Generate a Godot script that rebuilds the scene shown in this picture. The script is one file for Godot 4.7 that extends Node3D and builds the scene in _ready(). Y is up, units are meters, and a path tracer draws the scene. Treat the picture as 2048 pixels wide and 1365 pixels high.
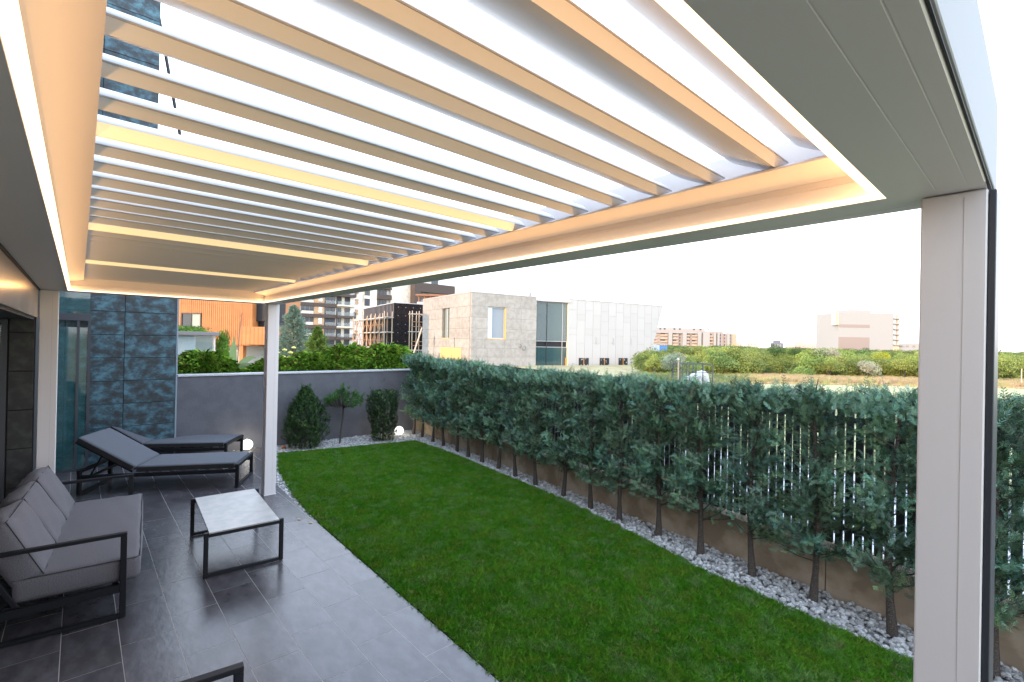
extends Node3D

var rng := RandomNumberGenerator.new()
var M := {}
const CLEAR := Vector3(1e9, 0, 0)

# ---------------------------------------------------------------- materials
func lin(r: float, g: float, b: float) -> Color:
	return Color(r, g, b).linear_to_srgb()

func mat(r: float, g: float, b: float, rough := 0.6, metal := 0.0) -> StandardMaterial3D:
	var m := StandardMaterial3D.new()
	m.albedo_color = lin(r, g, b)
	m.roughness = rough
	m.metallic = metal
	return m

func noise_tex(freq: float, cols: Array, offs: Array, seed_ := 1, size := 512, octaves := 5, kind := FastNoiseLite.TYPE_SIMPLEX_SMOOTH, warp := 0.0, gain := 0.55) -> NoiseTexture2D:
	var n := FastNoiseLite.new()
	n.noise_type = kind
	n.seed = seed_
	n.frequency = freq
	n.fractal_octaves = octaves
	n.fractal_gain = gain
	if warp > 0.0:
		n.domain_warp_enabled = true
		n.domain_warp_amplitude = warp
		n.domain_warp_frequency = freq * 0.8
	var g := Gradient.new()
	g.offsets = PackedFloat32Array(offs)
	var pc := PackedColorArray()
	for c in cols:
		pc.append(c)
	g.colors = pc
	var t := NoiseTexture2D.new()
	t.width = size
	t.height = size
	t.seamless = true
	t.noise = n
	t.color_ramp = g
	return t

func height_tex(freq: float, seed_ := 1, octaves := 5, size := 512) -> NoiseTexture2D:
	return noise_tex(freq, [Color.BLACK, Color.WHITE], [0.0, 1.0], seed_, size, octaves)

func skin(m: StandardMaterial3D, tex: Texture2D, scale: float, off := Vector3.ZERO, world := true) -> StandardMaterial3D:
	# a colour texture laid on by world position; white base colour so that the texture gives the tone
	m.albedo_texture = tex
	m.uv1_triplanar = true
	m.uv1_world_triplanar = world
	m.uv1_scale = Vector3.ONE * scale
	m.uv1_offset = off
	return m

func relief(m: StandardMaterial3D, tex: Texture2D, cm: float) -> StandardMaterial3D:
	m.heightmap_enabled = true
	m.heightmap_texture = tex
	m.heightmap_scale = cm
	return m

# ---------------------------------------------------------------- mesh helpers
func mb() -> SurfaceTool:
	var st := SurfaceTool.new()
	st.begin(Mesh.PRIMITIVE_TRIANGLES)
	st.set_smooth_group(-1)
	return st

func tri(st: SurfaceTool, a: Vector3, b: Vector3, c: Vector3, mid := CLEAR) -> void:
	if mid != CLEAR and (b - a).cross(c - a).dot((a + b + c) / 3.0 - mid) > 0.0:
		st.add_vertex(a); st.add_vertex(c); st.add_vertex(b)
	else:
		st.add_vertex(a); st.add_vertex(b); st.add_vertex(c)

func quad(st: SurfaceTool, a: Vector3, b: Vector3, c: Vector3, d: Vector3, mid := CLEAR) -> void:
	tri(st, a, b, c, mid)
	tri(st, a, c, d, mid)

func box(st: SurfaceTool, c: Vector3, s: Vector3, bev := 0.0, bs := Basis()) -> void:
	var h := s * 0.5
	if bev <= 0.0:
		var x := bs * Vector3(h.x, 0, 0)
		var y := bs * Vector3(0, h.y, 0)
		var z := bs * Vector3(0, 0, h.z)
		for sg in [-1.0, 1.0]:
			quad(st, c + x * sg - y - z, c + x * sg + y - z, c + x * sg + y + z, c + x * sg - y + z, c)
			quad(st, c + y * sg - x - z, c + y * sg + x - z, c + y * sg + x + z, c + y * sg - x + z, c)
			quad(st, c + z * sg - x - y, c + z * sg + x - y, c + z * sg + x + y, c + z * sg - x + y, c)
		return
	var v := {}
	for ix in [-1, 1]:
		for iy in [-1, 1]:
			for iz in [-1, 1]:
				for k in 3:
					var p := Vector3(ix * (h.x - bev), iy * (h.y - bev), iz * (h.z - bev))
					if k == 0: p.x = ix * h.x
					elif k == 1: p.y = iy * h.y
					else: p.z = iz * h.z
					v[[ix, iy, iz, k]] = c + bs * p
	for s1 in [-1, 1]:
		quad(st, v[[s1, -1, -1, 0]], v[[s1, 1, -1, 0]], v[[s1, 1, 1, 0]], v[[s1, -1, 1, 0]], c)
		quad(st, v[[-1, s1, -1, 1]], v[[1, s1, -1, 1]], v[[1, s1, 1, 1]], v[[-1, s1, 1, 1]], c)
		quad(st, v[[-1, -1, s1, 2]], v[[1, -1, s1, 2]], v[[1, 1, s1, 2]], v[[-1, 1, s1, 2]], c)
	if bev > 0.0:
		for s1 in [-1, 1]:
			for s2 in [-1, 1]:
				quad(st, v[[s1, s2, -1, 0]], v[[s1, s2, 1, 0]], v[[s1, s2, 1, 1]], v[[s1, s2, -1, 1]], c)
				quad(st, v[[s1, -1, s2, 0]], v[[s1, 1, s2, 0]], v[[s1, 1, s2, 2]], v[[s1, -1, s2, 2]], c)
				quad(st, v[[-1, s1, s2, 1]], v[[1, s1, s2, 1]], v[[1, s1, s2, 2]], v[[-1, s1, s2, 2]], c)
				for s3 in [-1, 1]:
					tri(st, v[[s1, s2, s3, 0]], v[[s1, s2, s3, 1]], v[[s1, s2, s3, 2]], c)

func lohi(st: SurfaceTool, lo: Vector3, hi: Vector3, bev := 0.0) -> void:
	box(st, (lo + hi) * 0.5, (hi - lo).abs(), bev)

func bar(st: SurfaceTool, a: Vector3, b: Vector3, w: float, h: float, bev := 0.0, up := Vector3.UP) -> void:
	# a rectangular bar from a to b, h measured along up
	var z := (b - a).normalized()
	var u := up
	if absf(z.dot(u)) > 0.98:
		u = Vector3(0, 0, 1) if absf(z.z) < 0.9 else Vector3.RIGHT
	var x := u.cross(z).normalized()
	var y := z.cross(x)
	box(st, (a + b) * 0.5, Vector3(w, h, (b - a).length()), bev, Basis(x, y, z))

func tube(st: SurfaceTool, pts: Array, rad: Array, sides := 8, cap := true) -> void:
	st.set_smooth_group(1)
	var rings := []
	var ref := Vector3(0.31, 0.2, 0.93).normalized()
	for i in pts.size():
		var d: Vector3 = (pts[mini(i + 1, pts.size() - 1)] - pts[maxi(i - 1, 0)]).normalized()
		var x := d.cross(ref).normalized()
		var y := d.cross(x)
		var ring := []
		for k in sides:
			var a := TAU * k / sides
			ring.append(pts[i] + (x * cos(a) + y * sin(a)) * rad[i])
		rings.append(ring)
	for i in pts.size() - 1:
		var mid: Vector3 = (pts[i] + pts[i + 1]) * 0.5
		for k in sides:
			var k2 := (k + 1) % sides
			quad(st, rings[i][k], rings[i][k2], rings[i + 1][k2], rings[i + 1][k], mid)
	if cap:
		st.set_smooth_group(-1)
		var n := pts.size() - 1
		for k in sides:
			var k2 := (k + 1) % sides
			tri(st, pts[0], rings[0][k], rings[0][k2], pts[1])
			tri(st, pts[n], rings[n][k], rings[n][k2], pts[n - 1])
	st.set_smooth_group(-1)

func prism(st: SurfaceTool, pts: PackedVector2Array, o: Vector3, ax: Vector3, ay: Vector3, sweep: Vector3, smooth := false) -> void:
	# a flat outline (in axes ax, ay at o) swept along sweep, with both ends closed
	var n := pts.size()
	var p := []
	var mid := Vector3.ZERO
	for q in pts:
		p.append(o + ax * q.x + ay * q.y)
		mid += p[-1]
	mid = mid / n
	var ccw := Geometry2D.is_polygon_clockwise(pts)
	var nz := ax.cross(ay)
	var flip := (nz.dot(sweep) > 0.0) == ccw
	if smooth: st.set_smooth_group(2)
	for i in n:
		var a: Vector3 = p[i]
		var b: Vector3 = p[(i + 1) % n]
		if flip: quad(st, a, b, b + sweep, a + sweep)
		else: quad(st, b, a, a + sweep, b + sweep)
	st.set_smooth_group(-1)
	var t := Geometry2D.triangulate_polygon(pts)
	for i in range(0, t.size(), 3):
		tri(st, p[t[i]], p[t[i + 1]], p[t[i + 2]], p[t[i]] + sweep)
		tri(st, p[t[i]] + sweep, p[t[i + 1]] + sweep, p[t[i + 2]] + sweep, p[t[i]])

func ball(st: SurfaceTool, c: Vector3, r: Vector3, rings := 12, segs := 18) -> void:
	st.set_smooth_group(3)
	for i in rings:
		for k in segs:
			var q := []
			for e in [[i, k], [i, k + 1], [i + 1, k + 1], [i + 1, k]]:
				var th: float = PI * e[0] / rings
				var ph: float = TAU * e[1] / segs
				q.append(c + Vector3(r.x * sin(th) * cos(ph), r.y * cos(th), r.z * sin(th) * sin(ph)))
			if i > 0: tri(st, q[0], q[1], q[2], c)
			if i < rings - 1: tri(st, q[0], q[2], q[3], c)
			if i == 0: tri(st, q[0], q[2], q[3], c)
	st.set_smooth_group(-1)

func cushion(st: SurfaceTool, c: Vector3, s: Vector3, bs := Basis(), puff := 0.015, rnd := 0.03, nx := 14, wob := 0.004) -> void:
	# an upholstered block: rounded edges, faces swelling a little towards their middle, small creases
	st.set_smooth_group(4)
	var h := s * 0.5
	var f := func(p: Vector3) -> Vector3:
		var inner := Vector3(clampf(p.x, -h.x + rnd, h.x - rnd), clampf(p.y, -h.y + rnd, h.y - rnd), clampf(p.z, -h.z + rnd, h.z - rnd))
		var d := p - inner
		var q := inner + (d.normalized() * rnd if d.length() > 1e-6 else Vector3.ZERO)
		var u := p / h
		q.y += signf(p.y) * puff * (1 - u.x * u.x) * (1 - u.z * u.z) * absf(u.y)
		q.x += signf(p.x) * puff * 0.6 * (1 - u.y * u.y) * (1 - u.z * u.z) * absf(u.x)
		q.z += signf(p.z) * puff * 0.6 * (1 - u.y * u.y) * (1 - u.x * u.x) * absf(u.z)
		q.y += wob * sin(q.x * 31.0 + q.z * 9.0 + c.z * 7.0) * sin(q.z * 17.0 + c.x * 5.0)
		q.x += wob * 1.2 * sin(q.y * 21.0 + q.z * 8.0 + c.z * 3.0) * sin(q.z * 13.0 - q.y * 5.0 + c.z * 11.0) * (1 - u.z * u.z)
		return c + bs * q
	for ax in 3:
		for sg in [-1.0, 1.0]:
			var a1 := (ax + 1) % 3
			var a2 := (ax + 2) % 3
			var n1 := clampi(int(s[a1] / 0.05), 4, 40)
			var n2 := clampi(int(s[a2] / 0.05), 4, 40)
			for i in n1:
				for j in n2:
					var q := []
					for e in [[i, j], [i + 1, j], [i + 1, j + 1], [i, j + 1]]:
						var p := Vector3.ZERO
						p[ax] = sg * h[ax]
						p[a1] = h[a1] * edge_step(float(e[0]) / n1, rnd / h[a1])
						p[a2] = h[a2] * edge_step(float(e[1]) / n2, rnd / h[a2])
						q.append(f.call(p))
					quad(st, q[0], q[1], q[2], q[3], c)
	st.set_smooth_group(-1)

func edge_step(t: float, e: float) -> float:
	# -1..1 with an extra row close to both edges
	var u := t * 2.0 - 1.0
	return signf(u) * pow(absf(u), 0.75)

func mesh_of(st: SurfaceTool) -> ArrayMesh:
	st.generate_normals()
	return st.commit()

func obj(called: String, st: SurfaceTool, m: Material, parent: Node = null) -> MeshInstance3D:
	return put(called, mesh_of(st), m, parent)

func put(called: String, me: Mesh, m: Material, parent: Node = null) -> MeshInstance3D:
	var o := MeshInstance3D.new()
	o.name = called
	o.mesh = me
	o.material_override = m
	(parent if parent else self).add_child(o, true)
	return o

func tag(o: Node, label: String, category: String, group := "") -> Node:
	o.set_meta("label", label)
	o.set_meta("category", category)
	if group: o.set_meta("group", group)
	return o

func struct(o: Node) -> Node:
	o.set_meta("kind", "structure")
	return o

func stuff(o: Node) -> Node:
	o.set_meta("kind", "stuff")
	return o

func thing(called: String, label: String, category: String, at := Vector3.ZERO, turn := 0.0, group := "") -> Node3D:
	var o := Node3D.new()
	o.name = called
	add_child(o, true)
	o.position = at
	o.rotation.y = turn
	if label: tag(o, label, category, group)
	return o

func copy(src: Node3D, label: String, at: Vector3, turn: float, group := "") -> Node3D:
	var c: Node3D = src.duplicate()
	add_child(c, true)
	c.position = at
	c.rotation.y = turn
	if label: c.set_meta("label", label)
	if group: c.set_meta("group", group)
	return c

func many(called: String, me: Mesh, m: Material, xf: Array, cols: Array, parent: Node = null) -> MultiMeshInstance3D:
	var mm := MultiMesh.new()
	mm.transform_format = MultiMesh.TRANSFORM_3D
	mm.use_colors = cols.size() > 0
	mm.mesh = me
	mm.instance_count = xf.size()
	for i in xf.size():
		mm.set_instance_transform(i, xf[i])
		if cols.size(): mm.set_instance_color(i, cols[i])
	var o := MultiMeshInstance3D.new()
	o.name = called
	o.multimesh = mm
	o.material_override = m
	(parent if parent else self).add_child(o, true)
	return o

# ---------------------------------------------------------------- leaves
class Leaves:
	var v := PackedVector3Array()
	var n := PackedVector3Array()
	var c := PackedColorArray()
	func blade(p: Vector3, d: Vector3, side: Vector3, ln: float, w: float, col: Color, droop := 0.0) -> void:
		# a lance-shaped leaf of two triangles
		var nn := d.cross(side).normalized()
		var m := p + d * ln * 0.45
		var t := p + d * ln + Vector3(0, -droop * ln, 0)
		v.append(p); v.append(m + side * w); v.append(t)
		v.append(p); v.append(t); v.append(m - side * w)
		for i in 6:
			n.append(nn); c.append(col)
	func mesh() -> ArrayMesh:
		var a := []
		a.resize(Mesh.ARRAY_MAX)
		a[Mesh.ARRAY_VERTEX] = v
		a[Mesh.ARRAY_NORMAL] = n
		a[Mesh.ARRAY_COLOR] = c
		var me := ArrayMesh.new()
		me.add_surface_from_arrays(Mesh.PRIMITIVE_TRIANGLES, a)
		return me

func rdir() -> Vector3:
	var z := rng.randf_range(-1, 1)
	var a := rng.randf() * TAU
	var r := sqrt(1 - z * z)
	return Vector3(r * cos(a), z, r * sin(a))

func perp(d: Vector3) -> Vector3:
	var s := d.cross(rdir())
	while s.length() < 0.1:
		s = d.cross(rdir())
	return s.normalized()

func vary(c: Color, by: float) -> Color:
	var k := 1.0 + rng.randf_range(-by, by)
	return Color(c.r * k * (1 + rng.randf_range(-by, by) * 0.4), c.g * k, c.b * k * (1 + rng.randf_range(-by, by) * 0.4))

func spray(l: Leaves, p: Vector3, d: Vector3, ln: float, pairs: int, leaf: float, w: float, col: Color) -> void:
	# a feathery twig: a stem with pairs of thin shoots to both sides
	var s := perp(d)
	var up := s.cross(d)
	l.blade(p, d, s, ln, w * 0.7, col, 0.1)
	for i in pairs:
		var t := (i + 0.4) / pairs
		var q := p + d * ln * t * 0.9
		for sg in [-1.0, 1.0]:
			var dd = (d * 0.75 + s * sg * rng.randf_range(0.5, 0.9) + up * rng.randf_range(-0.4, 0.4)).normalized()
			l.blade(q, dd, dd.cross(up).normalized(), leaf * (1.1 - 0.55 * t) * rng.randf_range(0.7, 1.2), w, col, 0.05)

func leaf_mat(rough := 0.65, back := 0.25) -> StandardMaterial3D:
	var m := StandardMaterial3D.new()
	m.albedo_color = Color.WHITE
	m.vertex_color_use_as_albedo = true
	m.roughness = rough
	m.backlight_enabled = back > 0.0
	m.backlight = Color(back, back, back)
	return m

# ---------------------------------------------------------------- the build
func _ready() -> void:
	rng.seed = 20240611
	setup()
	materials()
	grounds()
	house()
	garden_walls()
	pergola()
	furniture()
	lamps()
	hedge()
	garden_plants()
	lawn()
	gravel()
	litter()
	neighbour_garden()
	orange_house()
	apartment_block()
	scaffold_site()
	concrete_house()
	white_house()
	far_buildings()
	field()

func setup() -> void:
	var cam := Camera3D.new()
	cam.name = "camera"
	add_child(cam)
	cam.position = Vector3(0, 2.2, 0)
	cam.rotation = Vector3(0.00352, -0.73296, 0.01963)
	cam.fov = 70.703
	cam.near = 0.03
	cam.far = 4000.0
	cam.current = true
	var env := Environment.new()
	env.background_mode = Environment.BG_SKY
	var sm := ProceduralSkyMaterial.new()
	sm.sky_top_color = lin(0.60, 0.76, 1.0)
	sm.sky_horizon_color = lin(1.0, 0.985, 0.97)
	sm.sky_curve = 0.25
	sm.sky_energy_multiplier = 1.30
	sm.ground_bottom_color = lin(0.32, 0.30, 0.26)
	sm.ground_horizon_color = lin(0.60, 0.58, 0.52)
	sm.sun_angle_max = 25.0
	var sky := Sky.new()
	sky.sky_material = sm
	env.sky = sky
	env.tonemap_mode = Environment.TONE_MAPPER_LINEAR
	env.tonemap_exposure = 2.2
	env.sdfgi_enabled = true
	env.ssao_enabled = true
	env.ssil_enabled = true
	var we := WorldEnvironment.new()
	we.name = "environment"
	we.environment = env
	add_child(we)
	var sun := DirectionalLight3D.new()
	sun.name = "sun"
	sun.light_color = Color(1.0, 0.80, 0.58)
	sun.light_energy = 0.75
	sun.light_angular_distance = 0.6
	sun.shadow_enabled = true
	add_child(sun)
	sun.look_at_from_position(Vector3.ZERO, Vector3(0.95, -0.25, -0.09))

func materials() -> void:
	var grain := height_tex(0.03, 11)
	var fine := height_tex(0.12, 12)
	M.grain = grain
	M.fine = fine
	M.alu = mat(0.715, 0.685, 0.695, 0.42)                      # powder-coated pergola frame
	M.alu_blade = mat(0.66, 0.65, 0.64, 0.38)
	M.gap = mat(0.02, 0.02, 0.022, 0.6)
	M.charcoal = mat(0.011, 0.012, 0.015, 0.5)
	M.charcoal.metallic_specular = 0.3               # powder-coated furniture steel
	M.led = mat(0.8, 0.75, 0.65, 0.5)
	M.led.emission_enabled = true
	M.led.emission = lin(1.0, 0.70, 0.42)
	M.led.emission_energy_multiplier = 1.25
	M.led_blade = mat(0.7, 0.6, 0.45, 0.5)
	M.led_blade.emission_enabled = true
	M.led_blade.emission = lin(1.0, 0.72, 0.36)
	M.led_blade.emission_energy_multiplier = 0.37
	M.lamp_glow = mat(0.8, 0.8, 0.75, 0.4)
	M.lamp_glow.emission_enabled = true
	M.lamp_glow.emission = lin(1.0, 0.97, 0.86)
	M.lamp_glow.emission_energy_multiplier = 0.9
	# terrace slate-look porcelain in five tones
	M.tiles = []
	for i in 5:
		var k: float = [0.80, 1.0, 1.10, 0.92, 1.05][i]
		var t := noise_tex(0.012, [lin(0.058 * k, 0.053 * k, 0.058 * k), lin(0.073 * k, 0.067 * k, 0.073 * k), lin(0.092 * k, 0.085 * k, 0.093 * k)], [0.25, 0.5, 0.8], 30 + i, 512, 6, FastNoiseLite.TYPE_SIMPLEX_SMOOTH, 25.0)
		var m := skin(mat(1, 1, 1, 0.27), t, 0.9, Vector3(i * 0.37, 0, i * 0.61))
		m.albedo_color = Color.WHITE
		m.uv1_scale = Vector3(1.1, 0.9, 0.55)
		relief(m, M.grain, 0.05)
		M.tiles.append(m)
	M.grout = mat(0.34, 0.32, 0.30, 0.8)
	# blue oxidised facade tiles
	M.blue = []
	for i in 4:
		var t := noise_tex(0.0055, [lin(0.010, 0.016, 0.021), lin(0.016, 0.036, 0.049), lin(0.032, 0.085, 0.114), lin(0.062, 0.160, 0.200)], [0.20, 0.43, 0.60, 0.84], 50 + i * 7, 1024, 9, FastNoiseLite.TYPE_SIMPLEX_SMOOTH, 0.0, 0.66)
		var m := skin(mat(1, 1, 1, 0.45), t, 0.75, Vector3(i * 0.41, i * 0.23, 0))
		m.albedo_color = Color.WHITE
		m.uv1_scale = Vector3(0.62, 0.85, 0.62)
		M.blue.append(m)
	M.dark_tile = []
	for i in 3:
		var t := noise_tex(0.012, [lin(0.014, 0.014, 0.015), lin(0.022, 0.024, 0.024), lin(0.05, 0.052, 0.05)], [0.35, 0.55, 0.85], 80 + i * 7, 512, 6, FastNoiseLite.TYPE_SIMPLEX_SMOOTH, 30.0)
		var m := skin(mat(1, 1, 1, 0.5), t, 0.9, Vector3(i * 0.41, i * 0.23, 0))
		m.albedo_color = Color.WHITE
		M.dark_tile.append(m)
	M.joint = mat(0.012, 0.012, 0.014, 0.8)
	M.render_grey = relief(skin(mat(1, 1, 1, 0.85), noise_tex(0.01, [lin(0.090, 0.090, 0.104), lin(0.106, 0.106, 0.121)], [0.3, 0.7], 5), 0.5), M.fine, 0.25)
	M.coping = mat(0.40, 0.40, 0.42, 0.5)
	M.white_render = relief(mat(0.72, 0.70, 0.67, 0.8), M.fine, 0.2)
	M.steel_dark = mat(0.045, 0.05, 0.062, 0.4, 0.2)
	M.fascia = mat(0.55, 0.47, 0.40, 0.22, 0.75)
	M.teal_glass = glass(0.03, 0.14, 0.15, 0.30)
	M.clear_glass = glass(0.30, 0.42, 0.42, 0.18)
	M.dark_glass = glass(0.02, 0.03, 0.035, 0.72)
	M.fabric = fabric(Color(0.122, 0.116, 0.130), 71)
	M.fabric_dark = fabric(Color(0.085, 0.089, 0.105), 72)
	M.fabric_side = fabric(Color(0.018, 0.0175, 0.019), 73)
	M.piping = mat(0.03, 0.03, 0.032, 0.9)
	M.table_top = relief(skin(mat(1, 1, 1, 0.30), noise_tex(0.01, [lin(0.25, 0.25, 0.245), lin(0.30, 0.295, 0.285), lin(0.34, 0.33, 0.315)], [0.25, 0.55, 0.8], 9, 512, 6, FastNoiseLite.TYPE_SIMPLEX_SMOOTH, 20.0), 1.2), M.fine, 0.03)
	M.bark = relief(skin(mat(1, 1, 1, 0.9), noise_tex(0.05, [lin(0.03, 0.024, 0.02), lin(0.08, 0.063, 0.051), lin(0.15, 0.125, 0.105)], [0.3, 0.55, 0.8], 13), 3.0), M.grain, 1.0)
	M.cypress = leaf_mat(0.8, 0.2)
	M.cypress.metallic_specular = 0.25
	M.cladding = mat(0.40, 0.415, 0.44, 0.8)  # frame aluminium painted darker and cooler where the open sky lights it
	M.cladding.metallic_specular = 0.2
	M.leaf = leaf_mat(0.65, 0.4)
	M.leaf.metallic_specular = 0.3
	M.grass = leaf_mat(0.85, 0.45)
	M.grass.metallic_specular = 0.2
	M.rock = []
	for i in 3:
		var k: float = [0.56, 0.44, 0.33][i]
		M.rock.append(relief(skin(mat(1, 1, 1, 0.75), noise_tex(0.02, [lin(k * 0.74, k * 0.73, k * 0.72), lin(k, k * 0.985, k * 0.96)], [0.3, 0.65], 90 + i), 6.0), M.grain, 0.3))
	M.low_wall = relief(skin(mat(1, 1, 1, 0.85), noise_tex(0.006, [lin(0.25, 0.19, 0.135), lin(0.36, 0.285, 0.205), lin(0.43, 0.36, 0.28)], [0.28, 0.5, 0.75], 21, 512, 6, FastNoiseLite.TYPE_SIMPLEX_SMOOTH, 30.0), 0.6), M.grain, 0.25)
	M.slat = skin(mat(1, 1, 1, 0.7), noise_tex(0.02, [lin(0.014, 0.016, 0.017), lin(0.026, 0.029, 0.03)], [0.3, 0.7], 22), 2.0)

func glass(r: float, g: float, b: float, a: float) -> StandardMaterial3D:
	var m := mat(r, g, b, 0.04)
	m.albedo_color.a = a
	m.transparency = BaseMaterial3D.TRANSPARENCY_ALPHA
	return m

func fabric(c: Color, s: int) -> StandardMaterial3D:
	var t := noise_tex(0.16, [lin(c.r * 0.6, c.g * 0.6, c.b * 0.6), lin(c.r * 1.35, c.g * 1.35, c.b * 1.35)], [0.3, 0.7], s, 512, 4)
	var m := skin(mat(1, 1, 1, 0.95), t, 1.6, Vector3.ZERO, false)
	m.uv1_scale = Vector3(1.3, 3.2, 3.2)
	m.rim_enabled = true
	m.rim = 0.12
	relief(m, M.fine, 0.12)
	return m

# ---------------------------------------------------------------- ground
func sheet(st: SurfaceTool, pts: PackedVector2Array, y: float) -> void:
	var t := Geometry2D.triangulate_polygon(pts)
	for i in range(0, t.size(), 3):
		tri(st, Vector3(pts[t[i]].x, y, pts[t[i]].y), Vector3(pts[t[i + 1]].x, y, pts[t[i + 1]].y), Vector3(pts[t[i + 2]].x, y, pts[t[i + 2]].y), Vector3(pts[t[i]].x, y - 5, pts[t[i]].y))

func pv(a: Array) -> PackedVector2Array:
	var p := PackedVector2Array()
	for i in range(0, a.size(), 2):
		p.append(Vector2(a[i], a[i + 1]))
	return p

var terrace_poly := PackedVector2Array()
var lawn_poly := PackedVector2Array()

func grounds() -> void:
	terrace_poly = pv([-1.7, 1.2, 2.03, 1.2, 2.06, -2.3, 2.13, -4.9, 2.17, -6.3, 2.24, -7.7, 2.70, -10.2, 2.77, -10.52, -1.7, -10.52])
	lawn_poly = pv([2.07, 1.2, 2.08, -2.3, 2.16, -4.9, 2.2, -6.15, 2.29, -7.07, 2.39, -7.76, 2.52, -8.57, 2.88, -9.78, 4.15, -9.5, 5.53, -9.25, 5.5, -7.9, 5.29, -6.1, 5.17, -4.89, 4.97, -3.78, 4.78, -2.94, 4.6, -2.26, 4.5, -1.35, 4.45, -0.8, 4.4, -0.2, 4.3, 1.2])
	# one sheet to the horizon
	var st := mb()
	var r0 := 0.0
	var rings := [0.0, 60.0, 400.0, 2500.0]
	for i in 3:
		for k in 24:
			var a := TAU * k / 24.0
			var b := TAU * (k + 1) / 24.0
			var c0 := Vector3(cos(a), 0, sin(a))
			var c1 := Vector3(cos(b), 0, sin(b))
			quad(st, c0 * rings[i], c1 * rings[i], c1 * rings[i + 1], c0 * rings[i + 1], Vector3(0, -9, 0))
	var dry := noise_tex(0.008, [lin(0.24, 0.20, 0.11), lin(0.31, 0.27, 0.155), lin(0.28, 0.28, 0.13), lin(0.36, 0.32, 0.22)], [0.25, 0.45, 0.6, 0.8], 3, 1024, 7)
	var g := obj("ground", st, relief(skin(mat(1, 1, 1, 0.95), dry, 0.06), M.grain, 3.0))
	g.position = Vector3(0, -0.12, 0)
	struct(g)
	# the field of cut dry grass across the road
	st = mb()
	sheet(st, pv([10.6, 6.0, 10.3, -4.0, 9.9, -8.0, 9.6, -12.0, 24.0, -20.0, 60.0, -20.0, 60.0, 30.0, 10.9, 30.0]), -0.03)
	var straw := noise_tex(0.02, [lin(0.30, 0.27, 0.125), lin(0.37, 0.34, 0.17), lin(0.32, 0.34, 0.14), lin(0.43, 0.39, 0.24)], [0.25, 0.45, 0.58, 0.8], 4, 1024, 7)
	struct(obj("field", st, relief(skin(mat(1, 1, 1, 0.95), straw, 0.16), M.grain, 2.0)))
	# the pale concrete road behind the fence
	st = mb()
	sheet(st, pv([5.0, 4.0, 5.3, -1.0, 6.7, -11.5, 9.6, -12.0, 9.9, -8.0, 10.3, -4.0, 10.6, 6.0]), -0.034)
	struct(obj("road", st, relief(skin(mat(1, 1, 1, 0.8), noise_tex(0.01, [lin(0.45, 0.45, 0.475), lin(0.55, 0.55, 0.575)], [0.3, 0.7], 6), 0.5), M.fine, 0.3)))
	# soil of the neighbouring garden
	st = mb()
	sheet(st, pv([-4.0, -16.0, 1.2, -10.8, 6.6, -10.8, 9.6, -12.0, 24.0, -20.0, 20.0, -40.0, -4.0, -40.0]), -0.05)
	struct(obj("garden_soil", st, relief(skin(mat(1, 1, 1, 0.95), noise_tex(0.02, [lin(0.06, 0.09, 0.03), lin(0.16, 0.15, 0.09)], [0.35, 0.65], 8), 0.4), M.grain, 2.0)))
	# under the lawn and the pebbles
	st = mb()
	sheet(st, pv([1.9, 1.2, 5.2, 1.2, 5.0, -0.5, 6.35, -10.57, 2.0, -10.57]), -0.055)
	struct(obj("pebble_bed", st, skin(mat(1, 1, 1, 0.95), noise_tex(0.03, [lin(0.16, 0.15, 0.14), lin(0.30, 0.30, 0.30)], [0.35, 0.65], 14), 2.0)))
	st = mb()
	prism(st, lawn_poly, Vector3(0, -0.05, 0), Vector3.RIGHT, Vector3(0, 0, 1), Vector3(0, 0.04, 0))
	struct(obj("lawn_soil", st, skin(mat(1, 1, 1, 0.95), noise_tex(0.02, [lin(0.018, 0.035, 0.009), lin(0.035, 0.055, 0.016)], [0.35, 0.65], 15), 1.0)))
	# terrace: a grout slab with single tiles on it
	var base := thing("terrace", "", "")
	struct(base)
	st = mb()
	prism(st, terrace_poly, Vector3(0, -0.12, 0), Vector3.RIGHT, Vector3(0, 0, 1), Vector3(0, 0.1191, 0))
	obj("grout_bed", st, M.grout, base)
	var cw := 0.3155
	for ci in range(-7, 9):
		var x0 := 0.57 + ci * cw
		var off := -4.56 - 0.21 * ci
		for ri in range(-10, 10):
			var z0 := off + ri * 0.632
			z0 = fposmod(z0 + 30.0, 0.632) - 30.0 + 0.632 * 0
			z0 = -11.2 + fposmod(off + 11.2, 0.632) + (ri + 10) * 0.632 - 0.632
			if z0 > 1.2 or z0 + 0.632 < -10.6: continue
			var t := pv([x0 + 0.0022, z0 + 0.0022, x0 + cw - 0.0022, z0 + 0.0022, x0 + cw - 0.0022, z0 + 0.6298, x0 + 0.0022, z0 + 0.6298])
			for piece in Geometry2D.intersect_polygons(t, terrace_poly):
				if piece.size() < 3: continue
				var s2 := mb()
				prism(s2, piece, Vector3(0, -0.012, 0), Vector3.RIGHT, Vector3(0, 0, 1), Vector3(0, 0.0120 + rng.randf_range(-0.0006, 0.0006), 0))
				obj("tile", s2, M.tiles[rng.randi() % 5], base)

# ---------------------------------------------------------------- the house
func slab(parent: Node, called: String, lo: Vector3, hi: Vector3, m: Material, bev := 0.0) -> MeshInstance3D:
	var st := mb()
	lohi(st, lo, hi, bev)
	return obj(called, st, m, parent)

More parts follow.
